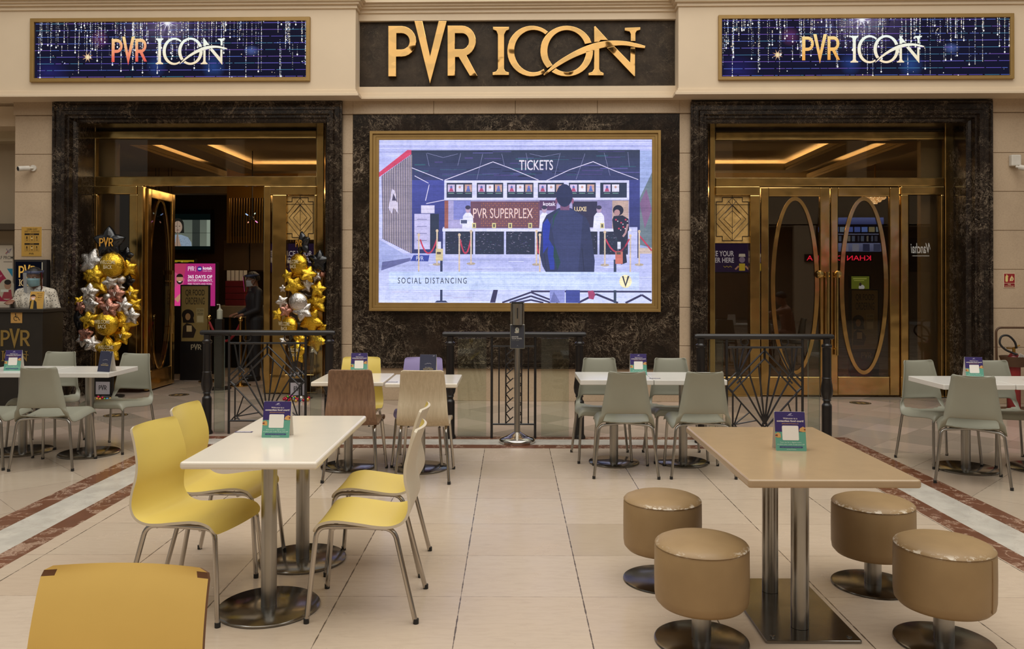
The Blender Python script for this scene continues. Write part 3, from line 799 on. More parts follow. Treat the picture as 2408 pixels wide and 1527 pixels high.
# moulded plastic chairs
def shell_plastic():
    prof = smoothpath([(.226,0,.432),(.215,0,.450),(.17,0,.458),(.08,0,.450),(-.04,0,.436),(-.13,0,.431),(-.19,0,.445),(-.228,0,.485),(-.243,0,.54),(-.252,0,.62),(-.262,0,.71),(-.277,0,.79),(-.290,0,.842)], 4)
    n = len(prof); nv = 18; mb = MB(); vs = []
    for i, p in enumerate(prof):
        k = max(0.0, min(1.0, (p.z - .44) / .10)) if p.x < -.12 else 0.0
        if p.z < .50: w = .228 - .03*k
        else: w = .198 - .052 * min(1.0, (p.z - .50) / .30)
        if i >= n - 3: w -= (.0, .006, .016)[i - n + 3]
        for j in range(nv + 1):
            v = -1 + 2*j/nv; a = abs(v); e = max(0.0, (a - .80) / .20)
            q = Vector(p)
            q.y = v * w
            q.z -= (1-k) * .055 * e**1.6; q.x += k * .028 * e**1.5
            q.x -= k * .016 * (1 - v*v)
            q.z -= (1-k) * .010 * (1 - v*v)
            if i == 0: q.z -= .028 * (1 - e)
            if i >= n - 1: q.z -= .014 * (1 - v*v)
            vs.append(q)
    row = nv + 1; fs = []
    i0, i1 = 22, 30
    for i in range(n - 1):
        for j in range(nv):
            if i0 <= i < i1:
                t = (i - i0 + .5) / (i1 - i0); lim = (.80 if t > .35 else .80 * sqrt(max(0, t / .35)))
                if abs(-1 + 2*(j+.5)/nv) < lim: continue
            a = i*row + j; fs.append((a, a+1, a+row+1, a+row))
    return mb.add(vs, fs)
pc = thing('plastic_chair', 'grey plastic chair backing the camera at the middle table, left of the near two', 'chair', group='grey plastic chairs at the long white table')
so = obj('seat_shell', shell_plastic(), M['grey_plastic'], pc, smooth=60)
sm = so.modifiers.new('thickness', 'SOLIDIFY'); sm.thickness = .010; sm.offset = 0
sm = so.modifiers.new('sub', 'SUBSURF'); sm.levels = 1; sm.render_levels = 1
for sx in (1, -1):
    for sy in (1, -1):
        pts = [(.222, sy*.222, 0), (.19, sy*.20, .405), (.17, sy*.10, .412), (.12, 0, .414)] if sx > 0 else [(-.225, sy*.25, 0), (-.19, sy*.205, .405), (-.15, sy*.10, .412), (-.10, 0, .414)]
        obj('leg', leg_mb(pts, .0108, .04), [M['steel'], M['rubber']], pc, smooth=50)
for y in (-.13, .13):
    f = MB().tube([(.15, y, .41), (-.15, y, .41)], .009, 8); f.box(-.16, y-.02, .405, -.10, y+.02, .430, 1); f.box(.10, y-.02, .405, .16, y+.02, .434, 1)
    obj('side_rail', f, [M['steel'], M['grey_plastic']], pc, smooth=50)
pc.location = (.895, 6.48, 0); pc.rotation_euler.z = radians(88)
g1, g2, g3 = 'grey plastic chairs at the long white table', 'grey plastic chairs at the right hand white tables', 'grey plastic chairs at the left hand white tables'
for x, y, a, lb, g in (
    (1.485, 6.48, 90, 'grey plastic chair backing the camera, partly hidden by the tan table corner', g1),
    (.785, 7.0, -90, 'grey plastic chair facing the camera beside the black zigzag railing post', g1),
    (1.425, 7.0, -90, 'grey plastic chair facing the camera in front of the beige pilaster, right of a card', g1),
    (3.545, 6.25, 64, 'grey plastic chair backing the camera at the right hand tables', g2),
    (3.625, 6.86, -80, 'grey plastic chair facing the camera at the left end of the right hand tables', g2),
    (4.21, 6.86, -92, 'grey plastic chair facing the camera in front of the fire extinguishers', g2),
    (-3.77, 6.69, 92, 'grey plastic chair backing the camera at the left hand tables, fully in view', g3),
    (-4.33, 6.72, 90, 'grey plastic chair cut by the left edge of the picture', g3),
    (-4.33, 7.50, -90, 'grey plastic chair facing the camera behind the left hand tables, below the podium', g3),
    (-3.58, 7.34, -101, 'grey plastic chair at the right end of the left hand tables, below the balloons', g3)):
    dup(pc, (x, y, 0), radians(a), lb, g)

# pedestal tables
def table(label, x0, x1, y0, y1, zt, poles, rdisc, mat, group=None, th=.034, bev=.008):
    cx, cy_ = (x0+x1)/2, (y0+y1)/2
    t = thing('pedestal_table', label, 'table', (cx, cy_, 0), 0, group)
    mb = MB().prism(rrect(x0-cx, y0-cy_, x1-cx, y1-cy_, .012, 3), zt - th, zt, 'xy'); obj('tabletop', mb, mat, t, bevel=bev, bseg=3)
    for px, py in poles:
        p = MB().cyl((px-cx, py-cy_, 0), .036, .012, zt - th, 28); p.cyl((px-cx, py-cy_, 0), .09, zt - th - .008, zt - th, 20); obj('pole', p, M['steel'], t, smooth=40)
        d = MB().lathe([(0, 0), (rdisc - .004, 0), (rdisc, .004), (rdisc, .011), (rdisc - .006, .016), (.05, .017), (0, .017)], 56, (px-cx, py-cy_, 0)); obj('base_disc', d, M['steel_dark'], t, smooth=40)
    return t
table('long ivory table with two steel poles on round discs, yellow chairs either side', -1.438, -.843, 3.50, 4.70, .75, [(-1.137, 3.80), (-1.147, 4.45)], .235, M['white_top'], bev=.012)
table('small square ivory table between the walnut chair and a yellow chair', -1.575, -1.005, 6.33, 6.94, .735, [(-1.34, 6.64)], .222, M['white_top'], 'pair of small ivory tables')
table('small square ivory table between the pale wood chair and the lavender chair', -.985, -.42, 6.25, 6.86, .735, [(-.74, 6.60)], .222, M['white_top'], 'pair of small ivory tables')
table('left half of the long white table in the middle, four grey chairs around', .55, 1.143, 6.50, 7.07, .735, [(.862, 6.82)], .212, M['white_top2'], 'joined white square tables', .04, .004)
table('right half of the long white table in the middle, next to the tan table corner', 1.147, 1.735, 6.50, 7.07, .735, [(1.445, 6.82)], .212, M['white_top2'], 'joined white square tables', .04, .004)
table('white square table at right whose left end carries the printed card', 3.345, 3.905, 6.26, 6.83, .735, [(3.715, 6.62)], .245, M['white_top2'], 'joined white square tables', .04, .004)
table('white square table cut by the right edge, an elbow resting on it', 3.909, 4.55, 6.26, 6.83, .735, [(4.33, 6.62)], .245, M['white_top2'], 'joined white square tables', .04, .004)
table('white square table at left carrying the small dark card', -4.02, -3.44, 6.90, 7.45, .735, [(-3.72, 7.13)], .25, M['white_top2'], 'joined white square tables', .04, .004)
table('white square table cut by the left edge, purple and teal card on it', -4.65, -4.024, 6.90, 7.45, .735, [(-4.35, 7.20)], .25, M['white_top2'], 'joined white square tables', .04, .004)
# tan table on a rectangular plate with two poles
tt = thing('pedestal_table', 'tan table with two steel poles on a rectangular plate, stools around it', 'table', (1.285, 3.79, 0))
obj('tabletop', MB().prism(rrect(-.345, -.58, .345, .58, .014, 3), .716, .75, 'xy'), M['tan_top'], tt, bevel=.009, bseg=3)
for y, n in ((3.575, 28), (3.985, 28)):
    obj('pole', MB().cyl((-.012, y - 3.79, 0), .0385, .014, .716, n).cyl((-.012, y - 3.79, 0), .10, .708, .716, 20), M['steel'], tt, smooth=40)
pl = MB().prism(rrect(-.205, -.355, .205, .365, .01, 3), 0, .013, 'xy'); obj('base_plate', pl, M['steel_dark'], tt, bevel=.003)
for x in (-.165, .165):
    for y in (-.315, .325): obj('bolt', MB().lathe([(.012, .012), (.011, .018), (0, .019)], 12, (x, y, 0)), M['steel_dark'], tt)

# round upholstered stools
def stoolmat():
    t = NT('worn_tan_leatherette'); v = t.coord('Object'); sp = t.n('SeparateXYZ'); t.set(sp, 'Vector', v)
    c = t.ramp(t.noise(v, 7, 4), [(0.3, s2l('937853')), (0.7, s2l('9d815a'))])
    # flaked white patches along the top seam
    d = t.math('ABSOLUTE', t.math('SUBTRACT', sp.outputs['Z'], .417))
    near = t.ramp(d, [(0.0, 1.0), (0.011, 0.0)])
    w = t.ramp(t.noise(t.coord('Object', (1, 1, 2.2)), 30, 4, 0.7), [(0.52, 0.0), (0.58, 1.0)])
    side = t.ramp(t.noise(v, 4.2, 1, 0.5), [(0.42, 0.0), (0.5, 1.0)])
    f = t.math('MULTIPLY', t.math('MULTIPLY', near, w), side)
    c = t.mix(f, c, s2l('e2d6c2'))
    seam = t.ramp(t.math('ABSOLUTE', t.math('SUBTRACT', sp.outputs['Z'], .4125)), [(0.0, 0.55), (0.0022, 0.0)])
    c = t.mix(seam, c, s2l('5b452d'))
    t.bsdf(c, 0.45, 0, t.bump(t.noise(v, 130, 3), 0.08, 0.002), 0.4); return t.mat
M['stool'] = stoolmat()
st = thing('round_stool', 'tan stool at the front left of the tan table, white flaking along its rim', 'stool', group='tan stools round the tan table')
R0 = .198
obj('cushion', MB().lathe([(0, .160), (.15, .160), (R0-.02, .164), (R0-.004, .182), (R0, .21), (R0+.001, .30), (R0, .40), (R0-.004, .410), (R0-.0005, .4135), (R0-.006, .421), (R0-.03, .432), (R0-.08, .440), (0, .443)], 64), M['stool'], st, smooth=60)
obj('seam', MB().tube([(0, -R0 - .0005, .19), (0, -R0 - .0015, .25), (0, -R0 - .0015, .34), (0, -R0, .405)], .0022, 6), simple('tan_seam_thread', '8a6a45', 0.6), st)
obj('pole', MB().cyl((0, 0, 0), .041, .012, .162, 28), M['steel'], st, smooth=40)
obj('base_disc', MB().lathe([(0, 0), (.196, 0), (.2, .004), (.198, .009), (.19, .012), (.05, .016), (0, .016)], 56), M['steel_dark'], st, smooth=40)
st.location = (.812, 3.46, 0); st.rotation_euler.z = radians(200)
for x, y, a, lb in ((.775, 4.16, 130, 'tan stool at the back left of the tan table, partly hidden by another stool'), (1.83, 4.10, 75, 'tan stool at the back right of the tan table, white patch on its rim'),
                    (1.842, 3.45, 33, 'tan stool at the front right of the tan table, vertical seam showing')):
    dup(st, (x, y, 0), radians(a), lb)

# ------------------------------------------------------------------ standing cards on the tables
M['card_white'] = simple('white_card', 'e4ddd2', 0.6, var=0.02)
def card_front():
    cv = Canvas(50, 145, .00139, .00124)
    N, T_, W_, O_ = '372a63', '5f9c88', 'e6dcd2', 'd8a34a'
    cv.poly(rrect(0, 0, 100, 145, 3), T_, 1); cv.poly([(0, 75)] + [(0, 3), (3, 0), (97, 0), (100, 3), (100, 75)], N, 1.3)
    cv.line([(47, 11), (51, 8), (57, 7), (53, 11), (47, 12)], 1.2, 'cfc8dc', 2); cv.text('Ambience', 41, 13, 60, 16, 'bdb6d0', 2) if 0 else cv.rect(42, 13.6, 61, 14.8, 'a9a2c4', 2)
    cv.text('Welcome to a', 28, 22, 75, 28, W_, 2, .02); cv.text('contactless food court!', 7, 31, 95, 38, W_, 2, .03); cv.text('#SafeWithUs', 23, 42.5, 78, 46.5, O_, 2)
    cv.poly(rrect(23, 52, 77, 106, 4), 'e8e2d8', 2)
    for cx, cy_ in ((92, 66), (9, 88)):
        cv.poly([(cx-14 if cx > 50 else 0, cy_+6), (cx-10 if cx > 50 else 0, cy_-5), (cx, cy_-11), (100 if cx > 50 else cx+8, cy_-6), (100 if cx > 50 else cx+9, cy_+8), (cx, cy_+9)], 'c99a5c', 2)
        cv.poly([(cx+2 if cx > 50 else 0, cy_-2), (100 if cx > 50 else cx-2, cy_-4), (100 if cx > 50 else cx-1, cy_+3), (cx+4 if cx > 50 else 0, cy_+3)], '7a3f35', 3)
    cv.text('Scan me for a digital menu', 15, 111, 84, 116.5, 'cfe6d8', 2); cv.text('to place your order & pay your bill', 5, 118.5, 94, 124.5, 'cfe6d8', 2)
    cv.poly(rrect(12, 128, 88, 134, 2), '3c4a72', 2); cv.text('scan code to view food menu', 18, 129.3, 82, 132.8, '7f90b0', 3); cv.text('#SafeWithUs', 35, 137.5, 66, 141, 'cfe6d8', 2)
    return cv
def dark_front():
    cv = Canvas(50, 145, .00139, .00124)
    cv.rect(0, 0, 100, 145, '34364a', 1); cv.line([(78, 12), (82, 8), (88, 7), (84, 12)], 1.5, 'b6b2be', 2)
    cv.line([(30, 66), (44, 62), (46, 58), (54, 62), (58, 58), (70, 64)], 1.6, 'a8a6ae', 2); cv.text('this table is', 32, 84, 72, 90, 'c0b69c', 2); cv.text('SANITISED', 22, 95, 82, 102, 'd2b878', 2, .02)
    return cv
def tent_card(name, label, loc, rotz, front, group):
    t = thing(name, label, 'card', loc, rotz, group)
    tilt = radians(11.5)
    f = front.build('front_panel', M['print'], t, (0, -.037, 0), (-tilt, 0, 0))
    b = MB().box(-.0695, .0002, 0, .0695, .0012, .1798); obj('backing', b, M['card_white'], t, (0, -.037, 0), (-tilt, 0, 0))
    r = MB().box(-.0695, -.001, 0, .0695, 0, .1798); obj('rear_panel', r, M['card_white'], t, (0, .037, 0), (tilt, 0, 0))
    return t
cg = 'purple and teal food court cards'
tc = tent_card('tent_card', 'purple and teal printed card standing on the ivory table among yellow chairs', (-1.178, 4.075, .75), radians(-2), card_front(), cg)
for x, y, z, a, lb in ((1.30, 3.79, .75, -4, 'purple and teal printed card standing on the tan table'),
                       (-1.30, 6.90, .735, 0, 'purple and teal printed card in front of the far yellow chair'),
                       (1.075, 6.88, .735, -2, 'purple and teal printed card on the long white table in the middle'),
                       (3.80, 6.66, .735, -6, 'purple and teal printed card on the right hand white tables'),
                       (-4.37, 7.10, .735, 4, 'purple and teal printed card on the left hand white table below the podium')):
    dup(tc, (x, y, z), radians(a), lb)
dk = tent_card('tent_card', 'small dark slate card on the left hand white table', (-3.42 - .10, 7.03, .735), radians(-20), dark_front(), 'dark slate cards')
dup(dk, (-.70, 6.78, .735), radians(-3), 'dark slate card in front of the lavender chair')
def sticker(label, x, y, z, a):
    cv = Canvas(50, 30, .0009, .0009); cv.rect(0, 0, 100, 30, '3f3a6a', 1); cv.rect(8, 17, 92, 26, 'd8d4da', 2); cv.text('SCAN HERE', 12, 5, 88, 14, 'cfcada', 2)
    o = cv.build('table_sticker', M['print'], None, (x, y, z + .0008), (-pi/2, 0, a)); tag(o, label, 'sticker', 'blue table stickers')
sticker('small blue sticker on the left edge of the long ivory table', -1.385, 4.17, .75, 0)
sticker('small blue sticker on the small ivory table by the pale wood chair', -.94, 6.33, .735, 0)
sticker('small blue sticker on the seam of the long white table', 1.17, 6.60, .735, 0)

# ------------------------------------------------------------------ iron railings with turned posts and glass panes
POST = [(0,0),(.058,0),(.058,.018),(.048,.035),(.046,.05),(.046,.35),(.042,.365),(.034,.372),(.030,.385),(.034,.40),(.040,.405),(.036,.415),(.052,.45),(.057,.49),(.052,.54),(.043,.60),(.045,.605),(.045,.615),(.041,.62),(.040,.90),(.048,.908),(.048,.925),(.040,.932),(.032,.94),(.032,.985),(0,.985)]
def railing(label, X0, X1, Y, posts, panes):
    t = thing('iron_railing', label, 'railing', ((X0+X1)/2, Y, 0), 0, 'iron railings before the cinema front'); cx = (X0+X1)/2
    hr = MB().tube([(X0-cx-.0, 0, 1.005), (X0-cx+.02, 0, 1.005), (X1-cx-.02, 0, 1.005), (X1-cx, 0, 1.005)], [.020, .027, .027, .020], 16); obj('handrail', hr, M['iron'], t, smooth=50)
    for p in posts: obj('post', MB().lathe(POST, 24, (p-cx, 0, 0)), M['iron_post'], t, smooth=35)
    for a, b in panes:
        g = MB().box(a-cx, -.006, .02, b-cx, .006, .97, 0)
        g.f, g.m, g.c = g.f[:6], [1, 1, 0, 1, 0, 1], g.c[:6]
        obj('glass_pane', g, [M['glass'], M['glass_edge']], t)
    return t, cx
RB = .0085
def fan_panel(t, cx, pc_, hw_, zt, zb, ztop):
    mb = MB(); x = lambda u: pc_ - cx + u*hw_; z = lambda v: zb + v*(zt - zb)
    def bar(a, b, r=RB): mb.tube([(x(a[0]), 0, z(a[1])), (x(b[0]), 0, z(b[1]))], r, 6)
    for u in (-1, 1): mb.tube([(x(u), 0, 0), (x(u), 0, ztop)], .0125, 8)
    mb.tube([(x(-1), 0, zt), (x(1), 0, zt)], .011, 6); mb.tube([(x(-1), 0, zb), (x(1), 0, zb)], .011, 6)
    C = (0, .06)
    for s in (-1, 1):
        S = lambda u, v: (s*u, v)
        bar(S(.97, .505), S(0, .965)); bar(S(.97, .505), S(.06, .03)); bar(S(.84, .455), S(0, .865)); bar(S(.84, .455), S(.84, 0)); bar(S(.84, .455), S(.97, .505))
        bar(S(0, 1), S(0, .86), .011)
        for q in ((.68, .615), (.43, .715), (.16, .80)): bar(C, S(*q))
        k = (.73, .63)
        for q in ((.86, 1), (.72, 1), (.54, 1), (.34, 1)): bar(k, S(*q)) if 0 else bar(S(*k), S(*q))
        for a, b in (((.73, .56), (.60, .63)), ((.60, .63), (.73, .70)), ((.73, .70), (.97, .59)), ((.73, .63), (.97, .505))): bar(S(*a), S(*b))
        k = (.80, .055)
        for q in ((.62, .315), (.40, .205), (.22, .105)): bar(S(*k), S(*q), .007)
        for a, b in (((.95, 0), (.82, .07)), ((.82, .07), (.70, 0)), ((.84, .03), (.74, .03))): bar(S(*a), S(*b), .007)
        R = MB().tube([(v[0], 0, v[1]) for v in arc(x(s*.53), zt + .055, .036, .036, 0, 345, 23)], .006, 6, closed=True); mb.merge(R)
    for a, b in (((0, .02), (.06, .06)), ((.06, .06), (0, .10)), ((0, .02), (-.06, .06)), ((-.06, .06), (0, .10))): bar(a, b)
    o = obj('ironwork_panel', mb, M['iron'], t, smooth=50); return o
wx = lambda px, Y: (px - 1204) / 1900 * Y
Y = 8.05; t_, c_x = railing('black iron railing with a sunburst panel before the open left entrance', wx(472, Y), wx(788, Y), Y, [wx(488, Y), wx(775, Y)], [(wx(505, Y), wx(529, Y)), (wx(731, Y), wx(757, Y))])
fan_panel(t_, c_x, wx(629.6, Y), wx(719.5, Y) - wx(629.6, Y), .902, .13, .98)
Y = 7.66; t_, c_x = railing('black iron railing with a sunburst panel before the closed right entrance', wx(1634, Y), wx(1960, Y), Y, [wx(1648, Y), wx(1944, Y)], [(wx(1668, Y), wx(1700, Y)), (wx(1900, Y), wx(1927, Y))])
fan_panel(t_, c_x, wx(1798, Y), wx(1887, Y) - wx(1798, Y), .902, .13, .98)
Y = 7.86; t_, c_x = railing('black iron railing with a zigzag panel below the big screen', wx(1041, Y), wx(1378, Y), Y, [wx(1059, Y), wx(1363, Y)], [(wx(1077, Y), wx(1144, Y)), (wx(1273, Y), wx(1338, Y))])
mb = MB(); q = lambda px: wx(px, 7.86) - c_x
for px in (1157, 1259): mb.tube([(q(px), 0, 0), (q(px), 0, .98)], .0125, 8)
for px in (1174, 1190, 1227, 1243): mb.tube([(q(px), 0, .135), (q(px), 0, .89)], .007, 6)
for z in (.135, .89): mb.tube([(q(1157), 0, z), (q(1259), 0, z)], .010, 6)
xz0, xz1, xm = q(1190), q(1227), q(1208.5)
for k in range(8):
    z0 = .145 + k*.094
    for s, xe in ((1, xz0), (-1, xz1)):
        mb.tube([(xe, 0, z0), (xe + s*.072, 0, z0 + .062), (xe + s*.045, 0, z0 + .035), (xe + s*.008, 0, z0 + .087)][:2], .006, 5)
        mb.tube([(xe + s*.044, 0, z0 + .038), (xe + s*.006, 0, z0 + .09)], .006, 5)
obj('ironwork_panel', mb, M['iron'], t_, smooth=50)

# ------------------------------------------------------------------ sanitiser stand
sx, sy = .052, 7.66
ss = thing('sanitizer_stand', 'steel hand sanitiser dispenser on a tall pole with a round chrome foot', 'dispenser', (sx, sy, 0))
obj('base', MB().lathe([(0, 0), (.165, 0), (.17, .008), (.17, .028), (.16, .04), (.10, .062), (.05, .088), (.034, .10), (0, .10)], 48), M['chrome'], ss, smooth=50)
obj('pole', MB().cyl((0, 0, 0), .028, .095, .92, 24), M['steel'], ss, smooth=40)
d = MB()
d.prism(arc(0, -.055, .05, .032, 180, 360, 14) + [(.052, .03), (-.052, .03)], 1.115, 1.315, 'xy'); obj('dispenser_body', d, M['steel'], ss, smooth=50)
for q in (-1, 1): obj('side_plate', MB().box(min(q*.065, q*.052), -.035, 1.11, max(q*.065, q*.052), .035, 1.32), M['steel'], ss, bevel=.003)
obj('lid', MB().prism(arc(0, -.055, .054, .035, 180, 360, 14) + [(.066, .037), (-.066, .037)], 1.315, 1.330, 'xy'), simple('black_plastic_lid', '242424', 0.4), ss)
obj('level_window', MB().box(-.006, -.090, 1.175, .006, -.080, 1.275), M['rubber'], ss)
cv = Canvas(50, 164, .00136, .00136)
cv.rect(0, 0, 100, 164, '6a6a5e', 1); cv.rect(3, 3, 97, 161, '3b3c44', 1.6)
cv.ellipse(48, 34, 13, 16, 'c9c4b6', 2.4); cv.poly([(28, 52), (40, 44), (62, 46), (58, 56), (40, 58)], 'b7b0a0', 2.8); cv.ellipse(50, 32, 6, 9, '8d9a94', 3)
cv.text('SANITIZE', 10, 79, 56, 87, 'd8d4cc', 2.4, .02); cv.text('YOUR HANDS.', 10, 91, 82, 99, 'd8d4cc', 2.4, .02); cv.text('STAY SAFE', 10, 104, 62, 111, '77766f', 2.4); cv.line([(46, 148), (50, 142), (56, 148)], 1.6, '8b8a84', 2.4)
so_ = obj('sign_holder', MB().box(-.070, -.05, .89, .070, -.04, 1.118), M['steel'], ss, bevel=.003)
cv.build('sign_card', M['print'], so_, (0, -.051, .892))

# ================================================================== SIGNS AND SCREENS ON THE FACADE
def fscreen(name, label, cat, outer, inner, y, mat_frame, group=None, unit=None, depth=.03, steps=1):
    """framed screen on the facade; returns root and a canvas in `unit` coordinates (ox, oy, k): photo px = o + u/k"""
    (xa_, za_), (xb_, zb_) = FX(outer[0], outer[1], y - depth), FX(outer[2], outer[3], y - depth)
    (ia, ja), (ib, jb) = FX(inner[0], inner[1], y - depth), FX(inner[2], inner[3], y - depth)
    xc, zc = (xa_ + xb_) / 2, (za_ + zb_) / 2
    t = fthing(name, label, cat, xc, y, zc, group)
    mb = MB()
    for s in range(steps):
        f0, f1 = s / steps, (s + 1) / steps
        A = [xa_ + (ia-xa_)*f0 - xc, xb_ + (ib-xb_)*f0 - xc, za_ + (ja-za_)*f0 - zc, zb_ + (jb-zb_)*f0 - zc]
        Bq = [xa_ + (ia-xa_)*f1 - xc, xb_ + (ib-xb_)*f1 - xc, za_ + (ja-za_)*f1 - zc, zb_ + (jb-zb_)*f1 - zc]
        y0 = -depth + .012 * s * (1 if steps > 1 else 0) + (.008 if s % 2 else 0)
        ring = lambda q, yy: [(q[0], yy, q[3]), (q[1], yy, q[3]), (q[1], yy, q[2]), (q[0], yy, q[2])]
        vs = ring(A, .01) + ring(A, y0) + ring(Bq, y0) + ring(Bq, .01)
        fs = []
        for r in range(3):
            for k in range(4): fs.append((r*4+k, r*4+(k+1) % 4, (r+1)*4+(k+1) % 4, (r+1)*4+k))
        mb.add(vs, fs)
    obj('frame', mb, mat_frame, t, bevel=.003, bseg=1)
    back = MB().box(ia - xc, -.004, jb - zc, ib - xc, .012, ja - zc); obj('backing', back, M['iron'], t)
    ox, oy, k = unit or (0, 0, 1)
    su, sv = (ib - ia) / (inner[2] - inner[0]) / k, (ja - jb) / (inner[3] - inner[1]) / k
    u0 = ((inner[0] + (xc - ia) / (ib - ia) * (inner[2] - inner[0])) - ox) * k
    v0 = ((inner[1] + (ja - zc) / (ja - jb) * (inner[3] - inner[1])) - oy) * k
    return t, Canvas(u0, v0, su, sv)

def lerpc(c0, c1, t):
    a = [int(c0[i:i+2], 16) for i in (0, 2, 4)]; b = [int(c1[i:i+2], 16) for i in (0, 2, 4)]
    return ''.join('%02x' % int(x + (y-x)*max(0, min(1, t))) for x, y in zip(a, b))

def led_sign(label, outer, inner, pv, ic, warm, seed):
    t, cv = fscreen('led_sign', label, 'sign', outer, inner, -.29, M['gold_frame'], 'led signs on the fascia', depth=.035)
    rnd = random.Random(seed); x0, y0, x1, y1 = inner; w, h = x1 - x0, y1 - y0
    cv.vgrad(x0, y0, x1, y1, '141222', '0d0e22', 1)
    cx = x0 + w*.49
    for gx, gy, rx, ry, c in ((.49, .0, .22, .62, '4a3f5c'), (.49, 0, .10, .45, '8a7f9a'), (.24, .3, .035, .18, '5b2f57'), (.45, .78, .04, .22, '20356e'), (.66, .80, .045, .25, '24407a'), (.80, .52, .03, .10, '4a5c96'), (.05, .9, .08, .3, '1f1d5a')):
        X, Yc = x0 + gx*w, y0 + gy*h; N = 28
        base = '100f22'
        for i in range(N):
            a0, a1 = 2*pi*i/N, 2*pi*(i+1)/N
            P = [(X, Yc), (X + rx*w*cos(a0), Yc + ry*h*sin(a0)), (X + rx*w*cos(a1), Yc + ry*h*sin(a1))]
            P = [(min(max(p[0], x0), x1), min(max(p[1], y0), y1)) for p in P]
            cv.poly(P, [c, base, base], 1.5)
    for i in range(9):
        yy = y0 + h*(.02 + i*.119); xx = x0 + rnd.random()*8
        while xx < x1 - 3:
            L = 6 + rnd.random()*50; cv.rect(xx, yy, min(xx + L, x1), yy + .95, rnd.choice(['7a70e0', '6a5cc8', '6078d8', '8060c8', '4f8ab0']), 2); xx += L + 1 + rnd.random()*4
    for s in range(150):
        X = x0 + (rnd.random() if s % 3 else min(.98, max(.02, rnd.gauss(.42, .2)))) * w
        L = h * min(.95, abs(rnd.gauss(.25, .28)) + .05); yy = y0 + (0 if rnd.random() < .75 else rnd.random()*h*.5); st = rnd.uniform(.5, 1.0)
        ye = min(yy + L, y1 - 2)
        while yy < ye:
            q = st * rnd.uniform(.5, 1.5); c = rnd.choice(['ffffff', 'fff4e0', 'e8f0ff', 'f8e8d0', 'c8d8ff'])
            cv.poly([(X - q, yy), (X, yy - 1.4*q), (X + q, yy), (X, yy + 1.4*q)], c, 2.5); yy += rnd.uniform(1.6, 5.5)
        if rnd.random() < .5: q = 2.1; cv.poly([(X - q, ye), (X, ye - q*1.3), (X + q, ye), (X, ye + q*1.3)], 'ffffff', 2.6)
    for s in range(70):
        X, Yc = x0 + rnd.random()*w, y0 + rnd.random()**1.5*h; q = rnd.uniform(.5, 1.6); cv.poly([(X - q, Yc), (X, Yc - q), (X + q, Yc), (X, Yc + q)], rnd.choice(['ffffff', 'ffe8c8', 'c8e0ff']), 2.5)
    for X, Yc, r, c0 in ((x0 + .196*w, y0 + .62*h, 9, 'fff2c0'), (cx, y0 + 1, 16, 'ffffff')):
        for i in range(16):
            a0 = 2*pi*i/16; rr = r * (1.5 if i % 2 else .8); a1 = a0 + .24
            P = [(X + 1.6*cos(a0-1.57), Yc + 1.6*sin(a0-1.57)), (X + rr*cos(a0), Yc + rr*sin(a0)), (X - 1.6*cos(a0-1.57), Yc - 1.6*sin(a0-1.57))]
            cv.poly([(p[0], max(y0, p[1])) for p in P], [c0, 'c06a50' if r < 12 else 'b0a8d8', c0], 2.7)
    put_logo(cv, PVR, BB_PVR, *pv, (lambda u, v: lerpc('fbe09a', warm, (v - pv[1]) / (pv[3] - pv[1]) * 1.15)), 4)
    put_logo(cv, ICON, BB_ICON, *ic, (lambda u, v: lerpc('f4fff8', 'fbe6c0', (v - ic[1]) / (ic[3] - ic[1]))), 4)
    cv.build('led_display', M['led_sign'], t, (0, -.006, 0))
led_sign('wide gold framed LED sign on the cream beam above the open left entrance', (70, 43, 728, 190), (79, 52, 719, 181), (261, 85, 345, 151), (365, 88, 534, 150), 'e8584e', 3)
led_sign('wide gold framed LED sign on the cream beam above the closed right entrance', (1690, 35, 2386, 185), (1698, 44, 2377, 177), (1889, 79, 1979, 147), (2003, 82, 2178, 146), 'f0a850', 8)

# gold letters on the stone panel
t = fthing('sign_lettering', 'large mirror gold raised letters on the dark stone panel above the big screen', 'sign', 0, -.045, 3.5)
def letter3d(loops_list, name='letter'):
    vs, fs = [], []
    for loops in loops_list:
        pts = [[(FX(p[0], p[1], -.10)[0], FX(p[0], p[1], -.10)[1] - 3.5) for p in lp] for lp in loops]
        v, f = curve_tris(pts, extrude=.026, bevel=.004)
        b = len(vs); vs += [(x, -z - .032, y) for x, y, z in v]; fs += [tuple(i + b for i in q) for q in f]
    return obj(name, MB().add(vs, fs), M['gold_letter'], t)
for k in 'PVRIC': letter3d([LOGO[k]])
for k in 'ON': letter3d([[lp] for lp in LOGO[k]])
letter3d([[lp] for lp in LOGO['S']], 'swoosh')

# the big screen: a picture of a ticket counter
t, cv = fscreen('led_screen', 'big bright LED screen in a gold frame showing a man before a ticket counter', 'screen', (869, 308, 1554, 734), (890, 328, 1534, 714), .01, M['gold_frame'], None, (820, 250, 2.881), depth=.06, steps=3)
rnd = random.Random(5)
X0, Y0, X1, Y1_ = 202, 225, 2057, 1337
cv.vgrad(X0, Y0, X1, 1000, 'b9c0f2', 'c9cdf6', 1); cv.vgrad(X0, 1000, X1, Y1_, 'aeb4e6', 'd2dcff', 1)
for k in range(16):
    yy = Y0 + k*7 + rnd.random()*5; cv.rect(X0, yy, X1, yy + rnd.uniform(2, 4), rnd.choice(['dfe4ff', 'a9aee0', 'd2d8ff', 'c0c4ee']), 1.5)
cv.vgrad(420, 295, 1976, 640, '28303f', '3a3f78', 2); cv.vgrad(420, 500, 660, 1000, '41489a', '2c2f5e', 2.2); cv.vgrad(1900, 500, 1976, 1030, '3c4288', '2a2c50', 2.2)
cv.rect(640, 820, 1960, 1030, 'c3c8f2', 2.4)
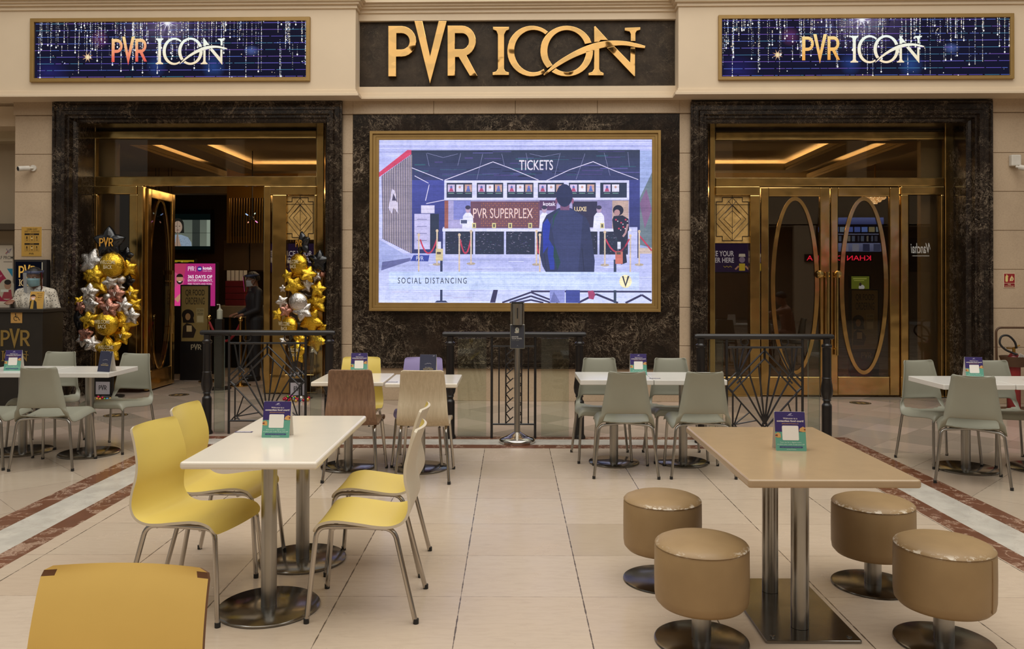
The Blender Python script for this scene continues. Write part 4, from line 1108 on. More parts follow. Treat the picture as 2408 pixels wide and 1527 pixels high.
for k in range(60):
    xx, yy = rnd.uniform(425, 1900), rnd.uniform(298, 470); cv.rect(xx, yy, min(xx + rnd.uniform(30, 190), 1974), yy + rnd.uniform(3, 9), rnd.choice(['2e5a68', '1d2740', '4a3f78', '37506a', '53508c', '1a2038']), 2.3)
cv.poly([(X0, 445), (395, 293), (422, 293), (422, 322), (X0, 478)], 'cf3f5e', 3)
cv.poly([(X0 + 14, 474), (420, 325), (420, 1000), (232, 905)], '8f88a6', 2.5)
for k in range(17):
    x = 226 + k*12; yt = 470 - (x-215)*.71; yb = 905 + (x-232)*.5; cv.rect(x, yt, x + 5, yb, '3d3546', 2.8); cv.rect(x + 5, yt, x + 8, yb, 'd9c9c0', 2.8)
for pts in ([(290, 560), (275, 650), (265, 690), (290, 730), (310, 660), (330, 650), (335, 730), (310, 570)],): cv.poly(pts, 'cfc8dc', 3); cv.poly([(300, 590), (290, 640), (322, 640)], '453c50', 3.2)
W_ = 'b9b8dc'
for L in ([(425, 415), (640, 500)], [(650, 500), (850, 425), (980, 375), (1100, 420), (1290, 500)], [(1340, 505), (1500, 430), (1660, 375), (1800, 435), (1965, 497)], [(445, 470), (540, 520)], [(520, 640), (545, 530)], [(525, 660), (650, 635)]): cv.line(L, 5, 'd9d4ee', 3)
for L in ([(525, 315), (545, 405)], [(760, 315), (740, 400)], [(910, 320), (870, 495)], [(1040, 320), (1060, 410)], [(1205, 315), (1225, 420)], [(1437, 315), (1400, 470)], [(1605, 320), (1545, 495)], [(1735, 315), (1775, 470)], [(1895, 310), (1905, 410)], [(530, 315), (640, 345), (740, 320)], [(1230, 320), (1320, 340), (1430, 320)]): cv.line(L, 2.2, '8d8fb8', 3)
cv.text('TICKETS', 1158, 363, 1388, 432, 'e9e3ee', 4, .012)
cv.rect(648, 502, 1904, 637, 'd9dbfa', 3)
pc_ = ['6b74c8', 'd0c0e0', 'b04a6a', 'e8e4f4', '5a6aa8', 'c8a090']
for x0, x1_ in ((664, 838), (870, 1050), (1076, 1256), (1286, 1462), (1496, 1678), (1708, 1888)):
    cv.rect(x0, 518, x1_, 620, '272f40', 4)
    n = 2 if x0 > 1700 else 3
    for k in range(n):
        a = x0 + 8 + k*58 + (14 if n == 2 else 0); cv.rect(a, 530, a + 48, 580, pc_[(k*2 + 1) % 6], 4.5); cv.poly([(a + 8, 578), (a + 24, 535), (a + 40, 578)], pc_[(k + 2) % 6], 5); cv.ellipse(a + 24, 548, 8, 9, pc_[(k + 4) % 6], 5.5); cv.rect(a + 4, 588, a + 44, 592, '7fae9a', 5)
cv.rect(650, 640, 1904, 832, 'a9a4d0', 3); cv.rect(650, 640, 676, 832, '9a5a48', 3.3); cv.rect(712, 640, 830, 770, '8085c8', 3.3)
cv.rect(828, 645, 1298, 826, '6b4550', 3.4)
for i in range(30):
    for j in range(11): cv.rect(900 + i*13, 655 + j*15, 907 + i*13, 664 + j*15, 'a0653f' if (i + j) % 2 else '864f40', 3.6)
cv.text('PVR SUPERPLEX', 845, 692, 1252, 760, 'f0d2c8', 4.4)
cv.rect(1298, 640, 1412, 706, '5d3a5e', 3.6); cv.text('kotak', 1322, 648, 1406, 676, 'f0e8f4', 4.4, .02); cv.rect(1520, 645, 1688, 822, '2f2a40', 3.6); cv.text('LUXE', 1533, 682, 1616, 712, 'ecd6a4', 4.4, .02)
cv.rect(1688, 640, 1790, 830, '8f88b8', 3.5); cv.rect(1790, 640, 1900, 830, 'c2a898', 3.5)
for x, w in ((810, 80), (1330, 70), (1700, 80)): cv.poly([(x - w/2, 830), (x - w*.42, 745), (x - w*.2, 722), (x + w*.2, 722), (x + w*.42, 745), (x + w/2, 830)], 'e4e6fc', 4.6); cv.ellipse(x, 700, 17, 24, 'b9a0b8', 4.8); cv.ellipse(x, 686, 18, 14, '3a3448', 5.2)
cv.rect(756, 766, 810, 802, 'dfe2f8', 5.2); cv.rect(762, 772, 804, 796, '4d5470', 5.5)
for x in (852, 988, 1098, 1234, 1722): cv.rect(x - 13, 792, x + 13, 828, 'd6cc8a', 5.2); cv.rect(x - 6, 800, x + 6, 822, '5a5444', 5.5)
cv.rect(636, 830, 1920, 850, 'dfe2fb', 5)
for x0, x1_ in ((656, 846), (860, 1056), (1070, 1266), (1282, 1460), (1480, 1690), (1704, 1896)):
    cv.rect(x0, 850, x1_, 1006, '1f2430', 4.6)
    for k in range(70):
        a, b = rnd.uniform(x0 + 4, x1_ - 14), rnd.uniform(855, 1000); cv.rect(a, b, a + rnd.uniform(3, 12), b + rnd.uniform(2, 5), rnd.choice(['5e5a70', '37505a', '3a3860', '8a8498']), 5)
cv.rect(444, 730, 552, 972, 'c3c0e6', 4); cv.rect(552, 730, 612, 972, '232b3a', 4); cv.rect(490, 672, 582, 726, 'd8d4ec', 4)
for k in range(4): cv.rect(462, 765 + k*48, 530, 771 + k*48, '8a88b0', 4.5)
cv.poly([(418, 1052), (440, 1012), (548, 1012), (540, 1055)], '2f3f9a', 4.5); cv.text('PVR', 458, 1020, 508, 1048, 'dfe4ff', 5)
cv.poly([(X0, 905), (420, 1030), (X0, 1118)], 'a4aede', 3.5); cv.poly([(218, 1118), (225, 1060), (420, 1030), (420, 1050)], '66699c', 4)
for (xa2, xb2, yt, dr) in ((485, 598, 905, 95), (758, 830, 905, 95), (1278, 1310, 890, 110), (1745, 1905, 900, 90), (1975, 2056, 880, 100)):
    cv.line([(xa2 + (xb2-xa2)*i/10, yt + dr*4*(i/10)*(1 - i/10) if xb2 < 2000 else yt + dr*(i/10)) for i in range(11)], 10, 'c2344a', 6)
for x, yt, yb in ((475, 880, 1118), (600, 852, 1075), (752, 880, 1118), (832, 856, 1070), (1277, 856, 1075), (1300, 880, 1122), (1740, 860, 1078), (1912, 885, 1130), (1972, 856, 1075)):
    cv.rect(x - 5, yt, x + 5, yb, 'd8c4a8', 6.4); cv.ellipse(x, yt - 6, 9, 11, 'd9c3a2', 6.5); cv.ellipse(x, yb, 30 if yb < 1100 else 5, 9, 'b4a690', 6.3)
for x, c in ((615, 'd8c890'), (1835, 'c4705c')): cv.rect(x - 24, 968 if x < 1000 else 985, x + 26, 1050 if x < 1000 else 1070, c, 7); cv.rect(x - 16, 990, x + 12, 1006, '5a4a3a', 7.3); cv.rect(x - 10, 920, x + 12, 968, 'dfe2f4', 7)
cv.rect(622, 1050, 638, 1325, '2b3452', 7); cv.poly([(585, 1335), (600, 1322), (660, 1322), (675, 1335)], '2b3452', 7)
cv.rect(1800, 1040, 1818, 1335, '2d3a4c', 7)
Dk = '30294a'
for s in range(4):
    o_ = s*34
    if s < 3: cv.line([(1045 + 50*s, 1335), (1240, 1264 + 26*s), (1425 - 50*s, 1335)], 12, Dk, 5)
cv.poly([(962, 1335), (985, 1248), (1016, 1248), (998, 1335)], Dk, 5); cv.line([(1240, 1258), (2055, 1258)], 12, Dk, 5); cv.line([(1560, 1335), (1680, 1275), (1830, 1335)], 14, Dk, 5); cv.line([(1880, 1335), (1990, 1280), (2055, 1320)], 14, Dk, 5)
for k in range(80):
    xx, yy = rnd.uniform(X0, 1900), rnd.uniform(1040, 1330); cv.rect(xx, yy, min(xx + rnd.uniform(60, 300), X1), yy + rnd.uniform(2, 5), rnd.choice(['e2e9ff', 'b7bde8', 'cfd8ff', 'c2c0e0']), 3.2)
cv.rect(1976, 300, X1, 1000, '9fb0de', 2.5); cv.poly([(1976, 620), (X1, 450), (X1, 960), (1976, 940)], '6a7a80', 3); cv.poly([(1976, 660), (2020, 560), (X1, 700), (2010, 830)], '7f5f82', 3.3); cv.rect(1976, 960, X1, 1000, 'd4c0b0', 3.5)
# woman in a flowered shirt
cv.ellipse(1830, 706, 36, 36, '15141c', 6); cv.poly([(1800, 745), (1860, 740), (1900, 765), (1904, 840), (1870, 880), (1890, 1060), (1850, 1075), (1830, 900), (1800, 860), (1790, 770)], '1c1d28', 6); cv.ellipse(1822, 722, 20, 22, 'b48a88', 6.4)
for a, b in ((1815, 770), (1850, 790), (1880, 770), (1835, 830), (1865, 820)): cv.ellipse(a, b, 6, 6, 'c8405a', 6.6); cv.ellipse(a + 12, b + 10, 4, 4, 'e0d8e0', 6.6)
cv.line([(1895, 800), (1880, 860), (1862, 885)], 13, 'b08a8c', 6.7)
# man seen from behind
cv.rect(1368, 1120, 1470, 1335, '8b93d0', 7.2); cv.rect(1476, 1120, 1572, 1335, '3a4590', 7.2); cv.poly([(1395, 1260), (1440, 1335), (1368, 1335)], '6a70a8', 7.4)
J = [(1428, 690), (1390, 712), (1345, 738), (1318, 790), (1306, 900), (1300, 1010), (1318, 1085), (1340, 1125), (1668, 1125), (1672, 1050), (1652, 900), (1634, 800), (1612, 752), (1560, 720), (1508, 690)]
cv.poly(J, '2b3150', 7.6); cv.poly([(1420, 700), (1508, 695), (1590, 745), (1580, 900), (1560, 1120), (1420, 1120), (1395, 900), (1370, 780)], '343b62', 7.8)
cv.poly([(1318, 800), (1350, 760), (1372, 800), (1355, 950), (1322, 1000)], '2436a0', 7.9); cv.poly([(1360, 900), (1395, 960), (1400, 1110), (1370, 1110), (1352, 1000)], '25389a', 8); cv.poly([(1390, 740), (1430, 705), (1400, 760), (1384, 840)], '1f4a40', 8); cv.poly([(1396, 930), (1440, 1060), (1420, 1115), (1392, 1020)], '1e4038', 8.1); cv.line([(1585, 960), (1600, 1120)], 6, '1e2238', 8.1); cv.line([(1330, 1000), (1345, 1120)], 5, '1e2238', 8.1)
cv.rect(1438, 660, 1500, 705, '76506e', 7.9); cv.ellipse(1466, 605, 56, 78, '232949', 8.4); cv.ellipse(1412, 642, 8, 20, '8a5874', 8.3); cv.ellipse(1521, 642, 8, 20, 'a0607e', 8.3)
cv.poly([(1625, 1255), (1660, 1250), (1676, 1275), (1664, 1312), (1632, 1306)], 'a23d62', 8)
# caption band
cv.vgrad(272, 1125, 1972, 1248, 'c3d6fa', 'cfdefc', 9)
for k in range(9): cv.rect(272, 1130 + k*13, 1972, 1133 + k*13, rnd.choice(['d6e4ff', 'b9cdf4']), 9.2)
cv.text('SOCIAL DISTANCING', 333, 1166, 803, 1206, '272b3a', 10, 0.015, 0, 1.35)
cv.ellipse(1880, 1188, 42, 45, 'f4ebb8', 10); cv.poly([(1855, 1152), (1866, 1152), (1880, 1205), (1894, 1152), (1906, 1152), (1880, 1228)], '2a2a34', 10.5)
cv.build('display', M['led'], t, (0, -.008, 0))

# ------------------------------------------------------------------ posters and small things on the walls
def fposter(name, label, cat, px, y, unit, thick=.004, mat='print', group=None, frame=None):
    (xa_, za_), (xb_, zb_) = FX(px[0], px[1], y - thick), FX(px[2], px[3], y - thick)
    xc = (xa_ + xb_) / 2
    t = fthing(name, label, cat, xc, y, zb_, group)
    ux, uy = unit; cvp = Canvas(ux/2, uy, (xb_-xa_)/ux, (za_-zb_)/uy)
    b = MB().box(xa_ - xc, -thick, 0, xb_ - xc, 0, za_ - zb_); obj('board', b, frame or M['card_white'], t)
    return t, cvp, thick
t, cv, th = fposter('safety_poster', 'mustard yellow safety guidelines poster on the left stone pilaster', 'poster', (51, 534, 98, 603), 0, (47, 69))
cv.rect(0, 0, 47, 69, 'b58c3f', 1)
cv.text('CINEMA GUEST', 12, 3, 37, 7.5, '3a2c14', 2, .01); cv.text('SAFETY GUIDELINES', 7, 8.5, 42, 13, '3a2c14', 2, .01)
for yy in (15, 38):
    cv.rect(7, yy, 41, yy + 4, '1f1810', 2); cv.text('BEFORE' if yy < 20 else 'AFTER', 19, yy + 1, 29, yy + 3, 'b58c3f', 3)
    for k in range(3):
        a = 7.5 + k*11.5; cv.line([(a, yy + 5.5), (a + 10.5, yy + 5.5), (a + 10.5, yy + 19), (a, yy + 19), (a, yy + 5.5)], .4, '4a3a1c', 2)
        cv.ellipse(a + 5, yy + 8.6, 1.5, 1.6, '2c2110', 2.5); cv.rect(a + 3, yy + 10.2, a + 7, yy + 12.6, ('2c2110', 'e0c890', '6a5228')[k], 2.5); cv.rect(a + 2.5, yy + 14.4, a + 8, yy + 15.2, '4a3a1c', 2.5); cv.rect(a + 2.5, yy + 16.2, a + 8, yy + 17, '4a3a1c', 2.5)
cv.text('PVR', 18, 61, 29, 65, '2c2110', 2, .02)
cv.build('print', M['print'], t, (0, -th - .001, 0))
# tall lightbox behind the guard
t, cv, th = fposter('lightbox_poster', 'black lit poster with gold letters behind the guard', 'poster', (33, 611, 108, 880), -.03, (75, 269), .08, 'screen', None, M['iron'])
cv.rect(4, 5, 66, 258, '10121c', 1); put_logo(cv, PVR, BB_PVR, 11, 12, 52, 46, 'f0b858', 3); put_logo(cv, ICON, BB_ICON, 11, 46, 60, 62, 'e8c48a', 3)
cv.rect(64, 6, 66, 256, 'c9bda0', 2); cv.vgrad(4, 62, 64, 80, '10121c', '1c2040', 1.5)
for k, w in enumerate((40, 34, 28, 36)): cv.rect(11, 82 + k*9, 11 + w, 84 + k*9, '5a5a66', 2)
cv.ellipse(20, 130, 13, 15, '7a5148', 2); cv.poly([(4, 175), (10, 146), (30, 146), (40, 175)], '3a2c34', 2)
cv.build('print', M['screen_dim'], t, (0, -th - .001, 0))
# promotional panel in the recess on the far left
t, cv, th = fposter('wall_poster', 'white poster with magenta shapes and a portrait, cut by the left edge of the picture', 'poster', (-46, 577, 29, 762), .86, (75, 185), .02)
cv.rect(0, 0, 75, 185, 'cfc4b2', 1); cv.text('GOLF PROM', 30, 25, 76, 33, '4a443c', 2, .02); cv.rect(54, 38, 74, 40, '8a8072', 2)
cv.line([(60, 8), (66, 18), (72, 8), (66, 12), (60, 22)], 1.6, '8c7f94', 2); cv.line([(58, 20), (64, 14)], 1.6, 'b05a50', 2)
cv.poly([(0, 55), (44, 55), (75, 100), (75, 132), (0, 132)], '9c2346', 2); cv.poly([(62, 55), (75, 55), (75, 75)], '2f86a8', 2); cv.text('or', 44, 70, 51, 75, 'e0a8b8', 2.5)
cv.ellipse(62, 104, 19, 25, 'b8b09c', 3); cv.ellipse(64, 94, 8, 10, 'a8826a', 3.4); cv.ellipse(64, 87, 8, 6, '2a221e', 3.6); cv.poly([(50, 126), (56, 108), (72, 104), (75, 126)], '9a4048', 3.4); cv.rect(48, 104, 66, 110, 'cfd4c8', 3.7)
cv.rect(0, 140, 75, 150, 'bdb3a4', 1.5)
cv.build('print', M['print'], t, (0, -th - .001, 0))
# fire safety sign
t, cv, th = fposter('fire_sign', 'small red fire extinguisher sign on the right stone pilaster', 'sign', (2360, 643, 2387, 677), 0, (27, 34))
cv.rect(0, 0, 27, 34, 'd8c0a0', 1); cv.rect(1, 1, 26, 23, '8e1f24', 1.6); cv.rect(1, 24, 26, 33, '7d1a20', 1.6)
cv.poly(rrect(4, 6, 10, 20, 2), 'd8c27a', 2); cv.rect(6, 3, 8, 6, 'd8c27a', 2); cv.line([(8, 4), (11, 8)], 1, 'd8c27a', 2)
for k in range(3): cv.poly([(14 + k*3, 19), (15 + k*2.4, 12 - k), (20 + k*1.6, 4 + k*3), (19 + k*2, 12), (22 + k, 14), (17 + k*2.6, 20)][:5], 'e4c890', 2)
cv.text('FIRE', 10, 25, 17, 28, 'e4c8a0', 2); cv.text('EXTINGUISHER', 3, 29, 24, 32, 'e4c8a0', 2)
cv.build('print', M['print'], t, (0, -th - .001, 0))
# cameras
M['cam_white'] = simple('white_camera_shell', 'cfc8bc', 0.4)
def cctv(label, px, py, flip):
    x, z = FX(px, py, 0); t = fthing('security_camera', label, 'camera', x, 0, z, 'security cameras on the stone pilasters')
    if flip: obj('mount', MB().box(-.06, -.07, .0, .06, -.001, .14), M['cam_white'], t, bevel=.012); c0 = Vector((.0, -.06, -.01)); d = Vector((.06 * 1.2, -.13, -.045))
    else: obj('mount', MB().add(*(lambda m: (m.v, m.f))(MB().tube([(.02, -.001, 0), (.02, -.02, 0)], .04, 20))), M['cam_white'], t, smooth=40); c0 = Vector((.02, -.02, 0)); d = Vector((-.085, -.13, -.025))
    obj('arm', MB().tube([c0, c0 + d*.35], .015, 10), M['cam_white'], t, smooth=40)
    b = obj('body', MB().tube([c0 + d*.3, c0 + d*1.15], .033, 20), M['cam_white'], t, smooth=40)
    obj('lens', MB().tube([c0 + d*1.151, c0 + d*1.17], .027, 20), M['rubber'], t, smooth=40)
cctv('small white bullet camera on the left stone pilaster', 76, 396, False)
cctv('white camera with square mount on the right stone pilaster', 2383, 392, True)

# ================================================================== BALLOONS AND ORNAMENTS BY THE OPEN ENTRANCE
def foil(name, rgb, rough=0.12):
    t = NT(name); v = t.coord('Object'); c = s2l(rgb)
    h = t.math('ADD', t.noise(v, 7, 3, 0.6), t.math('MULTIPLY', t.noise(v, 38, 3, 0.7, 1.5), 0.35))
    t.bsdf(t.ramp(t.noise(v, 5, 2), [(0.3, tuple(x*0.88 for x in c)), (0.7, c)]), rough, 1.0, t.bump(h, 0.55, 0.03)); return t.mat
FOIL = {'g': foil('gold_foil', 'e8bc3c'), 's': foil('silver_foil', 'd8d2cc', 0.1), 'r': foil('rose_gold_foil', 'c8907e'), 'k': simple('black_foil', '141416', 0.16, var=0.2, spec=0.7, bump=0.3, bscale=22)}
FNAME = {'g': 'gold', 's': 'silver', 'r': 'rose gold', 'k': 'black'}
def star_mesh(r, th=.55, points=5, inner=.62):
    mb = MB(); N = points * 12; T = [0, .2, .4, .58, .74, .86, .95, 1.0]
    def R(a):
        u = (a / (2*pi) * points) % 1.0; u = abs(u - .5) * 2            # 1 at tip, 0 at notch
        return r * (inner + (1 - inner) * u**1.25)
    for s in (-1, 1):
        rows = []
        vs = [(0, s * th * r * .5, 0)]
        for t in T[1:]:
            for k in range(N):
                a = 2*pi*k/N + pi/2; rr = R(2*pi*k/N) * t
                h = th * r * .5 * sqrt(max(0, 1 - t**2.4)) * (1 if t < 1 else 0) + .018 * r * sin(k * 2.6) * t**5 * (1 if t < 1 else 0)
                vs.append((rr*cos(a), s*h, rr*sin(a)))
        fs = [(0, 1 + (k+1) % N, 1 + k) if s < 0 else (0, 1 + k, 1 + (k+1) % N) for k in range(N)]
        for i in range(len(T) - 2):
            for k in range(N):
                a, b, c, d = 1+i*N+k, 1+i*N+(k+1) % N, 1+(i+1)*N+(k+1) % N, 1+(i+1)*N+k
                fs.append((a, b, c, d) if s < 0 else (a, d, c, b))
        mb.add(vs, fs)
    return mb
def orb_mesh(r):
    mb = MB().lathe([(r*sin(pi*i/16)*(1 + .0), -r*cos(pi*i/16)*.62) for i in range(17)], 36)
    mb.v = [(x*(1 + .012*sin(14*atan2(y, x))), z, y*(1 + .012*sin(14*atan2(y, x)))) for x, y, z in mb.v]; return mb
def balloons(name_label, ox, oy, k, Yb, xc, items, seed):
    rnd = random.Random(seed); X0_ = W(xc, 700, Yb)[0]
    t = thing('balloon_column', name_label, 'balloons', (X0_, Yb, 0), 0, 'foil balloon columns at the open entrance')
    px2m = Yb / FPX
    obj('pole', MB().cyl((0, .10, 0), .012, 0, 1.95, 10).cyl((0, .10, 0), .14, 0, .02, 24), M['iron'], t, smooth=40)
    for i, (cx, cy_, r, col, kind, rot, dy, txt) in enumerate(items):
        px, py = ox + cx/k, oy + cy_/k; Yk = Yb + dy
        x, z = W(px, py, Yk); R_ = r/k * Yk / FPX * (1.10 if kind == 's' else 1.04)
        m = star_mesh(R_) if kind == 's' else orb_mesh(R_)
        yaw = rnd.uniform(-.35, .35) if not txt else (txt[3] if len(txt) > 3 else rnd.uniform(-.08, .08))
        o = obj('star_balloon' if kind == 's' else 'round_balloon', m, FOIL[col], t, (x - X0_, dy, z), (rnd.uniform(-.2, .2) if not txt else 0, radians(rot), yaw), smooth=50)
        o['label'] = '%s foil %s balloon' % (FNAME[col], 'star' if kind == 's' else 'round')
        if txt:
            kind_, w, h = txt[:3]; off = -(R_ * .5 * .55 if kind == 's' else R_ * .62) - .014
            if kind_ == 'V':
                cvs = Canvas(50, 50, w/100, w/100); cvs.poly([(15, 0), (32, 0), (50, 70), (68, 0), (85, 0), (50, 100)], 'd8d0c4', 1); o2 = cvs.build('printed_letter', M['print'], o, (0, off, 0), (0, -radians(rot), 0))
            elif kind_ == 'PVR':
                cvs = Canvas(50, 35, w/100, w/100); put_logo(cvs, PVR, BB_PVR, 0, 0, 100, 70, 'd59a3c', 1); cvs.build('printed_letters', M['print'], o, (0, off, 0), (0, -radians(rot), 0))
            else:
                cvs = Canvas(50, 27, w/100, w/100); cvs.text('WELCOME', 0, 0, 100, 24, 'd9c9a4', 1, .012); cvs.text('BACK', 24, 30, 78, 54, 'd9c9a4', 1, .012); cvs.build('printed_letters', M['print'], o, (0, off, 0), (0, -radians(rot), 0))
    return t
WB = ('WB', .20, 0)
LB = [(450,190,172,'k','s',0,-.02,('PVR', .185, 0)), (630,330,95,'k','s',12,.10,None), (255,400,150,'s','s',14,.06,None), (480,430,133,'g','o',0,-.10,WB), (655,470,92,'g','s',-10,.03,None), (185,470,60,'r','s',20,.10,None),
 (295,540,105,'g','s',8,-.05,None), (315,655,150,'g','s',-25,.02,None), (210,560,70,'g','s',30,.08,None), (465,625,85,'s','s',-18,-.08,None), (575,592,48,'s','o',0,-.03,None), (650,610,85,'k','s',10,.10,None), (560,680,55,'s','s',22,.02,None), (235,730,98,'s','s',5,-.12,('V', .055, 0)), (527,750,98,'r','s',4,-.13,('V', .055, 0)),
 (690,745,85,'g','s',-8,-.02,('V', .05, 0)), (125,830,62,'g','s',24,.04,None), (135,890,75,'r','s',30,.02,None), (245,870,104,'s','s',10,-.10,None), (330,835,70,'r','s',40,0,None), (430,790,52,'s','o',0,-.02,None), (450,905,104,'r','s',-3,-.16,('V', .055, 0)), (600,875,95,'s','s',14,-.10,('V', .05, 0)),
 (712,860,90,'g','s',-16,.0,None), (690,990,92,'s','s',6,-.11,None), (228,1030,104,'g','s',-12,-.08,None), (420,1072,128,'g','o',0,-.12,WB), (625,1040,128,'g','s',34,0,None), (105,1020,120,'k','s',20,.08,None), (190,1185,92,'r','s',4,-.05,None), (160,1245,78,'s','s',-30,.0,None), (265,1290,92,'s','s',12,-.06,None),
 (590,1205,100,'g','s',8,-.04,('V', .05, 0)), (520,1180,70,'g','s',40,.06,None), (440,1350,150,'g','s',-8,-.06,WB)]
balloons('tall column of gold, silver, rose and black foil balloons left of the open entrance', 160, 530, 4.627, 10.42, 258, LB, 4)
WB2 = ('WB', .20, 0, -.55)
RBL = [(292,155,98,'k','s',-8,-.06,('PVR', .15, 0, -.75)), (425,300,92,'k','s',6,.02,None), (258,325,88,'g','o',0,-.05,WB2), (245,385,70,'g','s',10,.02,None), (162,425,55,'g','s',-14,.02,None), (340,410,70,'g','s',16,-.10,None), (220,505,82,'g','s',32,-.02,None), (325,500,62,'s','s',10,.02,None), (405,425,50,'s','s',-20,.06,None), (460,405,30,'r','o',0,.06,None),
 (420,535,68,'g','s',8,-.06,None), (125,530,32,'s','s',0,.02,None), (120,640,55,'s','s',-22,-.02,None), (255,640,78,'s','o',0,-.12,None), (405,650,98,'g','s',-14,.0,None), (152,715,55,'r','s',12,-.08,None), (290,715,84,'s','s',-24,-.12,None), (85,745,55,'g','s',10,.02,None), (180,840,78,'g','o',0,-.08,WB2), (360,800,104,'g','s',30,-.04,None), (455,862,50,'g','s',-18,.0,None),
 (135,965,40,'s','s',10,.02,None), (270,955,62,'g','s',4,-.04,None), (405,960,92,'g','s',28,.0,None), (245,1060,96,'g','s',0,-.10,WB2), (395,1030,50,'s','s',20,.06,None)]
balloons('slimmer column of gold foil balloons with black star on top, right of the open entrance', 630, 530, 3.551, 10.34, 705, RBL, 9)

M['board_white'] = simple('white_board_print', 'b9b2b4', 0.5, var=0.02)
def clapper(label, px, Y, rot):
    x, _ = W(px, 900, Y)
    t = thing('clapperboard', label, 'clapperboard', (x, Y, 0), rot, 'clapperboards under the balloons')
    obj('board', MB().box(-.115, -.012, .0, .115, .012, .25), M['iron'], t, bevel=.003)
    cv = Canvas(50, 80, .0019, .0021); cv.rect(0, 0, 100, 78, 'b9b2b6', 1); put_logo(cv, PVR, BB_PVR, 22, 20, 78, 56, '1a1a1c', 2); cv.build('print', M['print'], t, (0, -.0125, .028))
    s = MB().box(0, -.012, 0, .235, .012, .05); o = obj('clap_stick', s, M['iron'], t, (-.115, 0, .262), (0, radians(-13), 0))
    st_ = MB()
    for k in range(5): a = .018 + k*.046; st_.add([(a, -.0125, .006), (a + .022, -.0125, .006), (a + .036, -.0125, .044), (a + .014, -.0125, .044)], [(0, 1, 2, 3)])
    for k in range(5): obj('stripe', MB().add(st_.v[k*4:k*4+4], [(0, 1, 2, 3)]), M['board_white'], o)
clapper('black and white clapperboard standing behind the left hand white tables', 243, 10.55, radians(-4))
clapper('black and white clapperboard under the right balloon column, behind the railing', 701, 10.50, radians(4))
rnd = random.Random(21)
BCOL = {'red': 'b01f3c', 'pink': 'd0309a', 'green': '5f9a2e', 'gold': 'c8a050', 'blue': '3a7fae', 'silver': 'd0ccc8'}
BM = {k: simple(k + '_glass_bauble', v, 0.12, 0.55, var=0.05) for k, v in BCOL.items()}
bl = [(668, 924, 'red'), (674, 928, 'red'), (679, 931, 'red'), (684, 925, 'red'), (672, 919, 'red'), (677, 915, 'green'), (682, 912, 'pink'), (687, 914, 'pink'), (690, 919, 'green'), (694, 916, 'gold'), (697, 922, 'red'), (700, 928, 'red'), (704, 919, 'gold'), (708, 924, 'silver'), (712, 917, 'gold'), (690, 929, 'blue'), (705, 932, 'blue'), (696, 933, 'gold'), (714, 930, 'red'), (726, 922, 'red'), (724, 928, 'gold'), (686, 932, 'gold'),
      (228, 925, 'gold'), (235, 929, 'gold'), (241, 922, 'red'), (246, 927, 'green'), (252, 930, 'blue'), (259, 926, 'gold'), (262, 930, 'gold'), (231, 919, 'red')]
done = []
for px, py, c in bl:
    side = 'right' if px > 400 else 'left'
    r = .030 if c == 'silver' else rnd.uniform(.018, .024)
    Yb = 10.40 - (py - 915) * .016
    x = W(px, 900, Yb)[0]; y = Yb
    for _ in range(40):                                   # settle beside, not inside, its neighbours
        bad = [q for q in done if (q[0]-x)**2 + (q[1]-y)**2 < (q[2] + r)**2]
        if not bad: break
        q = bad[0]; d = sqrt((x-q[0])**2 + (y-q[1])**2) or .001; x += (x-q[0])/d*.008 + rnd.uniform(-.003, .003); y += (y-q[1])/d*.008 - .002
    done.append((x, y, r))
    b = obj('bauble', MB().ell((0, 0, r), (r, r, r), 14), BM[c], None, (x, y, 0), smooth=60)
    n = 'shiny %s bauble on the floor under the %s balloon column' % (c, side)
    tag(b, n, 'bauble', '%s baubles under the %s balloon column' % (c, side))
    obj('cap', MB().cyl((0, 0, 0), .005, 2*r - .002, 2*r + .004, 8), M['brass'], b)

# round queue markers stuck on the floor
for px, py, lb in ((421, 929, 'dark round floor marker before the open entrance'), (272, 977, 'dark round floor marker under the grey chair turned left'), (2023, 948, 'dark round floor marker before the closed entrance')):
    x, y = G(px, py); cv = Canvas(0, 0, .01, .01); cv.ellipse(0, 0, 13, 13, '2a2620', 1); cv.ellipse(0, 0, 11.4, 11.4, '8a6a34', 2); cv.ellipse(0, 0, 10.6, 10.6, '2a2620', 3)
    cv.rect(-5, -2, -1, 6, '9a7a44', 4); cv.rect(1, -2, 5, 6, '9a7a44', 4)
    o = cv.build('floor_marker', M['print'], None, (x, y, .0006), (-pi/2, 0, 0)); tag(o, lb, 'floor sticker', 'round floor markers')

